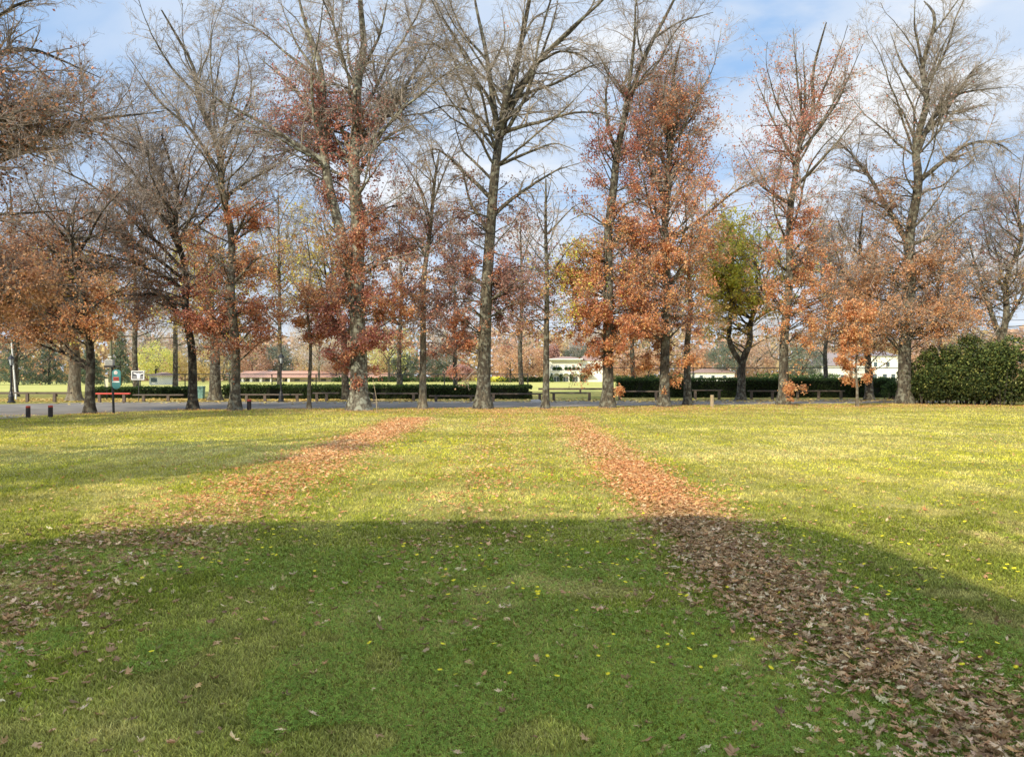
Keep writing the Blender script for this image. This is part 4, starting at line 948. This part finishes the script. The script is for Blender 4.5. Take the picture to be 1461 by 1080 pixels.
# ------------------------------------------------------------- teal sign post
g = G(161.5, 590); D = g[1]; s = D/F
root = thing('sign_post', 'dark post carrying a teal capsule sign and a box lamp', 'sign', g)
def L(px, py): return ((px-161.5)*s, (HY-py)*s+CH)
mb = MB(); x0, z1 = L(159, 522); mb.tube((.02, 0, 0), (-.05, 0, z1), .052, .05, 10); mb.build('pole', M_BLACK, root)
mb = MB(); xa, za = L(150, 523.5); xb, zb = L(164, 521.5); mb.box(xa, xb, -.12, .16, za-.03, zb)
mb.box(xb, L(172, 0)[0], -.05, .08, za-.02, za+.03); mb.build('bracket', M_BLACK, root, bevel=.01)
fl = MB(); x0, z0 = L(150.6, 521); x1, z1 = L(162, 513); z0 = zb+.004
fl.box(x0, x1, -.10, .12, z0, z1); lampb = fl.build('floodlight', M_CONC, root, bevel=.015)
mb = MB(); mb.box(x0+.045, x1-.045, -.112, -.103, z0+.04, z1-.04); mb.build('lens', simple('lamp_lens', (.32, .33, .32), (.24, .25, .25), 7, .25), lampb)
mb = MB(); xc = (x0+x1)/2+.02; mb.tube((xc, 0, z1), (xc, 0, z1+.14), .015, n=6); mb.box(xc-.09, xc+.07, -.03, .03, z1+.1, z1+.15); mb.build('sensor', M_WHITE, root)
mb = MB(); xc, zt = L(167.3, 527); _, zb_ = L(167.3, 555); hw = 6.1*s; pts = []
for i in range(9): t = math.pi*i/8; pts.append((xc+hw*math.cos(t), zt-hw*.75+hw*.75*math.sin(t)))
for i in range(9): t = math.pi+math.pi*i/8; pts.append((xc+hw*math.cos(t), zb_+hw+hw*math.sin(t)))
M_TEAL = simple('teal_sign', (.06, .24, .24), (.05, .2, .2), 3, .4)
mb.prism(pts, -.09, -.05); sg = mb.build('sign_panel', M_TEAL, root)
mb = MB(); c_ = L(166.6, 531.7); mb.prism([(c_[0]+.085*math.cos(2*math.pi*i/20), c_[1]+.085*math.sin(2*math.pi*i/20)) for i in range(20)], -.097, -.091); mb.build('badge', M_WHITE, sg)
mb = MB(); 
for i in range(8):
    t = 2*math.pi*i/8; mb.box(c_[0]+.045*math.cos(t)-.01, c_[0]+.045*math.cos(t)+.01, -.101, -.0975, c_[1]+.045*math.sin(t)-.01, c_[1]+.045*math.sin(t)+.01)
mb.build('emblem', M_REDRAIL, sg)
mb = MB(); a, b = L(163, 543), L(171, 538); mb.box(a[0], b[0], -.097, -.091, a[1], b[1]); mb.build('red_label', M_REDRAIL, sg)
mb = MB()
for i, (u0, u1) in enumerate(((.1, .25), (.3, .42), (.47, .64), (.7, .9))):
    mb.box(a[0]+(b[0]-a[0])*u0, a[0]+(b[0]-a[0])*u1, -.101, -.0975, a[1]+.05, b[1]-.05)
mb.build('lettering', simple('faded_ink', (.12, .02, .02)), sg)
mb = MB(); a, b = L(162, 545.5), L(172, 544); mb.box(a[0], b[0], -.097, -.091, a[1], b[1]); mb.build('white_strip', M_WHITE, sg)
# small cream notice and white cup-like sign behind
g = G(152.3, 571); s = g[1]/F; root = thing('notice_board', 'small cream notice on a thin stand behind the sign post', 'sign', g)
mb = MB(); mb.tube((0, 0, 0), (0, 0, 1.0), .03, n=8); mb.build('stand', M_FENCE, root)
mb = MB(); z0 = CH+(HY-552)*s; z1 = CH+(HY-540.5)*s; mb.box(-2.7*s, 2.7*s, -.05, -.033, z0, z1); mb.build('panel', simple('cream_panel', (.72, .68, .48), (.6, .56, .4), 4, .6), root, bevel=.01)
# emblem sign
g = G(198, 573); s = g[1]/F; root = thing('emblem_sign', 'black rectangular sign with a white bull head emblem on a thin pole', 'sign', g)
def L2(px, py): return ((px-197.5)*s, CH+(HY-py)*s)
mb = MB(); mb.tube((0, 0, 0), (0, 0, L2(0, 542.3)[1]), .035, n=8); mb.build('pole', M_FENCE, root)
a, b = L2(187, 542), L2(205.5, 529); mb = MB(); mb.box(a[0]+.05, b[0]-.05, -.02, .02, a[1]+.05, b[1]-.05); mb.build('panel', simple('charcoal_panel', (.05, .05, .055), (.035, .035, .04), 4, .5), root)
mb = MB(); t = .06
mb.box(a[0], b[0], -.03, .03, a[1], a[1]+t); mb.box(a[0], b[0], -.03, .03, b[1]-t, b[1]); mb.box(a[0], a[0]+t, -.03, .03, a[1]+t, b[1]-t); mb.box(b[0]-t, b[0], -.03, .03, a[1]+t, b[1]-t); mb.build('frame', M_WHITE, root)
E = [(-.42, .16), (-.36, .22), (-.12, .17), (0, .2), (.12, .17), (.36, .22), (.42, .16), (.3, .1), (.16, .06), (.12, -.08), (.15, -.2), (.08, -.27), (-.08, -.27), (-.15, -.2), (-.12, -.08), (-.16, .06), (-.3, .1)]
cz = (a[1]+b[1])/2; mb = MB(); mb.prism([(x*.88, z*.8+cz) for x, z in E], -.03, -.023); mb.build('emblem', M_WHITE, root)
mb = MB(); mb.box(-.36, -.16, -.029, -.022, cz-.19, cz-.05); mb.box(.17, .36, -.029, -.022, cz-.19, cz-.05); mb.build('caption', simple('grey_print', (.3, .3, .3)), root)

# --------------------------------------------------------- pole and overhead
g = np.array([hx(158.5, 66), 66, 0]); root = thing('utility_pole', 'slim wooden utility pole rising behind the teal sign', 'pole', g)
mb = MB(); mb.tube((0, 0, 0), (0, 0, 9.6), .13, .1, 10); mb.build('pole', simple('pole_wood', (.2, .2, .12), (.13, .13, .08), 6, .85, stretch=(3, 3, .5)), root)
mb = MB(); mb.box(-.8, .8, -.06, .06, 9.0, 9.12); mb.build('crossarm', M_WOOD, root)
def cable(label, pts, D, r=.016, sag=.3):
    a = [W(p[0], p[1], D) for p in pts]; mb = MB(); o = a[0]
    for p, q in zip(a[:-1], a[1:]):
        prev = p
        for i in range(1, 9):
            t = i/8; c_ = p*(1-t)+q*t-np.array([0, 0, sag*4*t*(1-t)]); mb.tube(prev, c_, r, n=5); prev = c_
    ob = mb.build('overhead_cable', M_BLACK); tag(ob, label, 'cable', 'overhead cables behind the tree row')
cable('heavy overhead cable passing low behind the left trees', [(-500, 452), (158, 446), (430, 423), (900, 446), (1360, 458), (1800, 440)], 66, .022, .25)
cable('lowest overhead cable just above the sign height', [(-500, 470), (158, 462), (900, 460), (1500, 468), (1900, 470)], 67, .014, .1)
cable('thin overhead cable above the right fence', [(860, 487), (1080, 487), (1400, 475), (1800, 468)], 67, .014, .05)
cable('upper overhead cable crossing behind the central crown', [(-400, 300), (380, 305), (900, 300), (1500, 296), (1900, 290)], 75, .016, .2)
cable('topmost overhead cable crossing behind the central crown', [(-400, 276), (380, 282), (900, 278), (1500, 272), (1900, 266)], 75, .014, .2)
cable('overhead cable midway up behind the central crown', [(-400, 335), (500, 338), (900, 334), (1500, 330), (1900, 326)], 76, .012, .2)

# ----------------------------------------------------------------- buildings
M_CREAM = simple('cream_render', (.84, .82, .72), (.76, .74, .65), 1, .8)
M_CREAM2 = simple('white_render', (.78, .76, .68), (.68, .66, .6), 1, .8)
M_TILE = simple('clay_tile', (.38, .24, .18), (.30, .19, .15), 3, .85, stretch=(4, 1, 1))
M_TILEG = simple('grey_tile', (.30, .25, .24), (.24, .2, .19), 3, .85)
M_GLASS = simple('window_glass', (.10, .13, .14), (.06, .08, .09), 2, .15, bmp=0)
D = 232.; s = D/F
def B(px, py): return ((px-807)*s, CH+(HY-py)*s)
root = thing('villa', 'cream two storey villa with arched ground floor openings across the field', 'villa', ((807-CX)*s, D, 0))
def arch(xc, w_, z0, z1, n=8):
    r = w_/2; p = [(xc-r, z0), (xc-r, z1-r)]
    for i in range(1, n): t = math.pi-math.pi*i/n; p.append((xc+r*math.cos(t), z1-r+r*math.sin(t)))
    return p+[(xc+r, z1-r), (xc+r, z0)]
xl, xr = B(785.5, 0)[0], B(829.2, 0)[0]; zt = B(0, 513.3)[1]
mb = MB(); mb.box(xl, xr, 1.5, 12, 0, zt); xw = B(866, 0)[0]; mb.box(xr, xw, 2.5, 12, 0, B(0, 514.5)[1])
# front skin with arches cut as piers: ground-floor piers and spandrels
ax = [B(p, 0)[0] for p in (794.2, 807.8, 821.4)]; aw = 2.25; az = B(0, 532.6)[1]; fz = B(0, 529.6)[1]
edges = [xl]+sum([[a-aw/2, a+aw/2] for a in ax], [])+[xr]
for i in range(0, len(edges), 2): mb.box(edges[i], edges[i+1], 0, 1.45, 0, fz)
for a in ax:
    r = aw/2; n = 8
    for i in range(n):
        t0 = math.pi-math.pi*i/n; t1 = math.pi-math.pi*(i+1)/n
        mb.prism([(a+r*math.cos(t0), az-r+r*math.sin(t0)), (a+r*math.cos(t1), az-r+r*math.sin(t1)), (a+r*math.cos(t1), fz), (a+r*math.cos(t0), fz)], 0, 1.45)
mb.build('wall', M_CREAM, root)
mb = MB(); mb.box(xl, xr, -.2, 1.49, fz+.003, fz+.22); mb.build('balcony', M_CREAM2, root)
mb = MB(); mb.box(xl-.5, xr+.5, -.3, 12.5, zt+.003, zt+.3); mb.build('cornice', M_WHITE, root)
mb = MB(); X0, X1, Y0, Y1, Z0, Z1 = xl-.4, xr+1.2, -.2, 12.4, zt+.304, B(0, 508)[1]
mb.add([(X0, Y0, Z0), (X1, Y0, Z0), (X1, Y1, Z0), (X0, Y1, Z0), (X0+4, 6, Z1), (X1-4, 6, Z1)], [(0, 1, 5, 4), (1, 2, 5), (2, 3, 4, 5), (3, 0, 4), (0, 3, 2, 1)])
X0, X1, Z0, Z1 = xr-.4, xw+.5, B(0, 514.5)[1]+.004, B(0, 506)[1]
mb.add([(X0, 2.2, Z0), (X1, 2.2, Z0), (X1, Y1+.2, Z0), (X0, Y1+.2, Z0), (X0+2, 7, Z1), (X1-2, 7, Z1)], [(0, 1, 5, 4), (1, 2, 5), (2, 3, 4, 5), (3, 0, 4), (0, 3, 2, 1)])
mb.build('roof', M_TILE, root)
for a in ax:
    mb = MB(); mb.box(a-.85, a+.85, 1.40, 1.49, .05, B(0, 537)[1]); o = mb.build('window', M_WHITE, root)
    mb = MB()
    for u in (-.42, .42): mb.box(a+u-.32, a+u+.32, 1.36, 1.395, .15, B(0, 538)[1])
    mb.build('pane', M_GLASS, o)
for p, w_ in ((796, 1.0), (808, 1.0), (819, 1.0), (835, 1.1), (852, 1.1)):
    x = B(p, 0)[0]; y = 1.42 if p < 829 else 2.42; z0, z1 = B(0, 528.6)[1]+.25*(p < 829), B(0, 519.8)[1]
    mb = MB(); mb.box(x-w_/2, x+w_/2, y, y+.07, z0, z1); o = mb.build('window', M_WHITE, root)
    mb = MB()
    for u in (-.24, .24): mb.box(x+u-.19, x+u+.19, y-.03, y-.003, z0+.1, z1-.1)
    mb.build('pane', simple('curtained_glass', (.4, .46, .46), (.3, .35, .36), 2, .2), o)
mb = MB(); x = B(835.5, 0)[0]; mb.box(x-.45, x+.45, 2.44, 2.49, 0, 2.2); mb.build('door', M_GLASS, root)
mb = MB(); x0, x1 = B(829.5, 0)[0], B(845, 0)[0]; z0 = B(0, 535)[1]; mb.add([(x0, 2.45, z0+1.1), (x1-.8, 2.45, z0+1.1), (x1+.5, .2, z0), (x0-.2, .2, z0)], [(0, 1, 2, 3)]); mb.build('awning', simple('yellow_canvas', (.72, .66, .3), (.6, .52, .25), 2, .8), root)
def blob(name, label, x, y, z, r, rz, parent, n=500):
    P = norm(rng.normal(0, 1, (n, 3)))*U(.6, 1, n)[:, None]*np.array([r, r, rz])+np.array([x, y, z])
    return leafmesh(P, .3, palc('green', n), parent, name)
for p in (791, 797, 799.5, 808, 813, 819, 825): blob('potted_plant', '', B(p, 0)[0], .6, fz+.22+.55, .45, .55, root, 260)
for p in (787, 800.7, 814.6, 829): blob('climbing_plant', '', B(p, 0)[0], -.1, 1.3, .5, 1.3, root, 320)
# clubhouse
root = thing('clubhouse', 'low clubhouse with a long orange tiled roof across the field', 'clubhouse', ((445-CX)*s, D, 0))
def B3(px, py): return ((px-445)*s, CH+(HY-py)*s)
x0, x1 = B3(330, 0)[0], B3(555, 0)[0]; ze = B3(0, 538.8)[1]
mb = MB(); mb.box(x0, B3(470, 0)[0], 3, 14, 0, ze); mb.box(B3(476, 0)[0], x1, 5, 14, 0, ze-.1)
for p in (345, 357, 371, 386, 400, 411): X = B3(p, 0)[0]; mb.box(X-.35, X+.35, .6, 1.3, 0, ze)
mb.build('wall', M_CREAM, root)
mb = MB(); zr = B3(0, 530.5)[1]
for (a, b, z_) in ((x0-.6, B3(470, 0)[0]+.6, zr+.3), (B3(475, 0)[0], x1+.6, zr)):
    mb.add([(a, 0, ze+.02), (b, 0, ze+.02), (b, 15, ze+.02), (a, 15, ze+.02), (a+2.5, 7, z_), (b-2.5, 7, z_)], [(0, 1, 5, 4), (1, 2, 5), (2, 3, 4, 5), (3, 0, 4), (0, 3, 2, 1)])
mb.build('roof', simple('orange_tile', (.60, .33, .22), (.48, .27, .19), 3, .85), root)
for p in (340, 350, 364, 378, 393, 406, 420, 440, 458, 495, 520, 540):
    X = B3(p, 0)[0]; y = 2.93 if p < 470 else 4.93; mb = MB(); mb.box(X-.8, X+.8, y, y+.06, .3, ze-.4); mb.build('window', M_GLASS, root)
# right houses
D2 = 205.; s2 = D2/F
def house(label, pxa, pxb, top, eave, D, wallm, roofm, wins):
    s = D/F; c_ = (pxa+pxb)/2; root = thing('house', label, 'house', ((c_-CX)*s, D, 0)); X = (pxb-pxa)/2*s; ze = CH+(HY-eave)*s; zr = CH+(HY-top)*s
    mb = MB(); mb.box(-X, X, 0, 9, 0, ze); mb.build('wall', wallm, root)
    mb = MB(); mb.add([(-X-.5, -.5, ze+.01), (X+.5, -.5, ze+.01), (X+.5, 9.5, ze+.01), (-X-.5, 9.5, ze+.01), (-X*.5, 4.5, zr), (X*.5, 4.5, zr)], [(0, 1, 5, 4), (1, 2, 5), (2, 3, 4, 5), (3, 0, 4), (0, 3, 2, 1)]); mb.build('roof', roofm, root)
    for (u, v, w_, h) in wins:
        x = u*X; mb = MB(); mb.box(x-w_/2-.1, x+w_/2+.1, -.05, -.003, v-.1, v+h+.1); o = mb.build('window', M_WHITE, root); mb = MB(); mb.box(x-w_/2, x+w_/2, -.08, -.053, v, v+h); mb.build('pane', M_GLASS, o)
house('white house glimpsed left of the big right trunk', 1238, 1282, 500, 508, 205, M_CREAM, M_TILEG, [(-.55, .9, 1.1, 1.4), (.1, .9, 1.1, 1.4), (.65, .9, 1.0, 1.4), (-.5, 4.3, .9, 1.2), (.3, 4.3, .9, 1.2)])
house('grey roofed house left of the second row bronze tree', 1172, 1212, 503, 522, 212, M_CREAM2, M_TILEG, [(-.8, .8, .9, 1.3), (.5, .8, .9, 1.3)])
house('low pale house behind the fence right of the shaded trunk', 992, 1048, 526, 532, 215, M_CREAM2, M_TILE, [(-.7, .8, .9, 1.2), (-.1, .8, .9, 1.2), (.5, .8, .9, 1.2)])
house('small roofed pavilion seen right of the emblem sign', 213, 226, 531, 536, 150, M_CREAM2, M_TILE, [(-.3, .6, .6, .8), (.4, .6, .6, .8)])
# garden shrubs along the far side of the field
for (px, D_, r, h, pal, lb) in ((560, 226, 6, 1.6, 'green', 'low hedge shrub across the field behind the left fence'), (700, 225, 5, 1.4, 'ygreen', 'olive shrub across the field behind the central trunk'), (745, 222, 8, 1.5, 'green', 'dark shrub row left of the villa'), (1100, 214, 9, 2.2, 'green', 'grey green shrub mass behind the right fence'), (1160, 205, 7, 2.4, 'green', 'shrub mass left of the grey roofed house'), (1255, 196, 2, 1.3, 'green', 'round shrub in front of the white house'), (620, 226, 7, 1.5, 'green', 'dark shrub row right of the slim trunk'), (500, 224, 6, 1.5, 'green', 'shrub row right of the clubhouse'), (905, 216, 7, 2, 'green', 'shrubs under the orange trees across the field'), (960, 216, 7, 2, 'green', 'shrubs behind the narrow orange tree')):
    x = hx(px, D_); bush('garden_shrub', lb, [(x, D_, h*.45, r, 1.6, h*.6), (x+r*.7, D_, h*.4, r*.6, 1.5, h*.5)], 1600, pal, .45)

# ---------------------------------- the house behind, whose shadow is in view
a_, b_ = math.tan(0), 0
kx = math.sin(SAZ)/math.tan(SEL); ky = math.cos(SAZ)/math.tan(SEL); Yf = -2.2
sh = [(-16, 3.0), (-9, 5.8), (-5.1, 7.7), (-4.1, 8.45), (-3.0, 8.86), (-1, 8.98), (1.4, 9.1), (2.6, 9.02), (3.1, 8.85), (3.5, 8.2), (3.68, 7.3), (3.78, 6.3), (3.88, 5.4), (4.2, 3.8)]
prof = []
for X, Y in sh:
    z = (Y-Yf)/ky; prof.append((X-kx*z, z))
root = thing('pavilion', 'large roofed pavilion behind the viewer casting its shadow on the lawn', 'building', (0, Yf, 0))
zr_ = [(x, z) for x, z in prof]
under = [(x, z-.35) for x, z in zr_]
mb = MB(); mb.prism(zr_+under[::-1], 0, -9); mb.build('roof', M_TILE, root)
mb = MB(); wl = [(x, z-.36) for x, z in zr_ if True]; x0 = wl[0][0]+.6; x1 = wl[-1][0]-.4
mb.prism([(wl[0][0]+.3, 0)]+[(x if 0 < i < len(wl)-1 else (wl[0][0]+.3 if i == 0 else x-.2), z) for i, (x, z) in enumerate(wl)]+[(wl[-1][0]-.2, 0)], -.3, -8.7); mb.build('wall', M_CREAM2, root)
for i in range(6):
    x = x0+1.5+i*2.4; mb = MB(); mb.box(x-.6, x+.6, -.297, -.27, .9, 2.2); mb.build('window', M_GLASS, root)
# trees off to the left behind, throwing soft shadows on the lawn
def simple_side(label, x, y, H, R, dn):
    D_ = 20.; root = thing('oak_tree', label, 'tree', (x, y, 0), 'trees standing out of view on the left')
    mb = MB(); mb.tube((0, 0, 0), (.2, .1, H*.6), .35, .15, 12); mb.tube((.2, .1, H*.6), (.1, 0, H), .15, .03, 8)
    mb.build('trunk', M_BARKD, root)
    n = 30; S = np.zeros((n, 3)); S[:, 2] = U(H*.25, H*.85, n); az = np.arange(n)*2.4; e = U(.1, .8, n)
    P1 = grow(S, np.stack([np.cos(az)*np.cos(e), np.sin(az)*np.cos(e), np.sin(e)], 1), R*U(.6, 1.1, n), 10, .1, .03); L1 = np.full(n, R); R1 = np.linspace(.09, .015, 10)[None].repeat(n, 0)
    P2, R2, L2 = spawn(P1, R1, L1, 2.2, .1, .5, 1.1, .4, .5, 6, .12, 0, .014); P3, R3, L3 = spawn(P2, R2, L2, 3, .1, .4, 1, .5, .6, 4, .14, 0, .01)
    npmesh('branches', *merge([tubes(P1, R1, 5), tubes(P2, R2, 4), tubes(P3, R3, 3)]), M_TWIGD, root)
    A = P3.reshape(-1, 3); k = rng.poisson(dn*np.clip((vn(A[:, 0], A[:, 2]+A[:, 1], .6, 3)-.3)*2, 0, 1.5)); I = np.repeat(np.arange(len(A)), k)
    leafmesh(A[I]+rng.normal(0, .1, (len(I), 3)), .2, palc('dbrown', len(I)), root)
simple_side('brown leafed oak beyond the left side of the lawn, nearer one', -14.5, 5.3, 9.0, 4.4, 14)
simple_side('brown leafed oak beyond the left side of the lawn, farther one', -27.5, 14.5, 11, 6.0, 9)
print('faces', sum(len(o.data.polygons) for o in bpy.data.objects if o.type == 'MESH'))
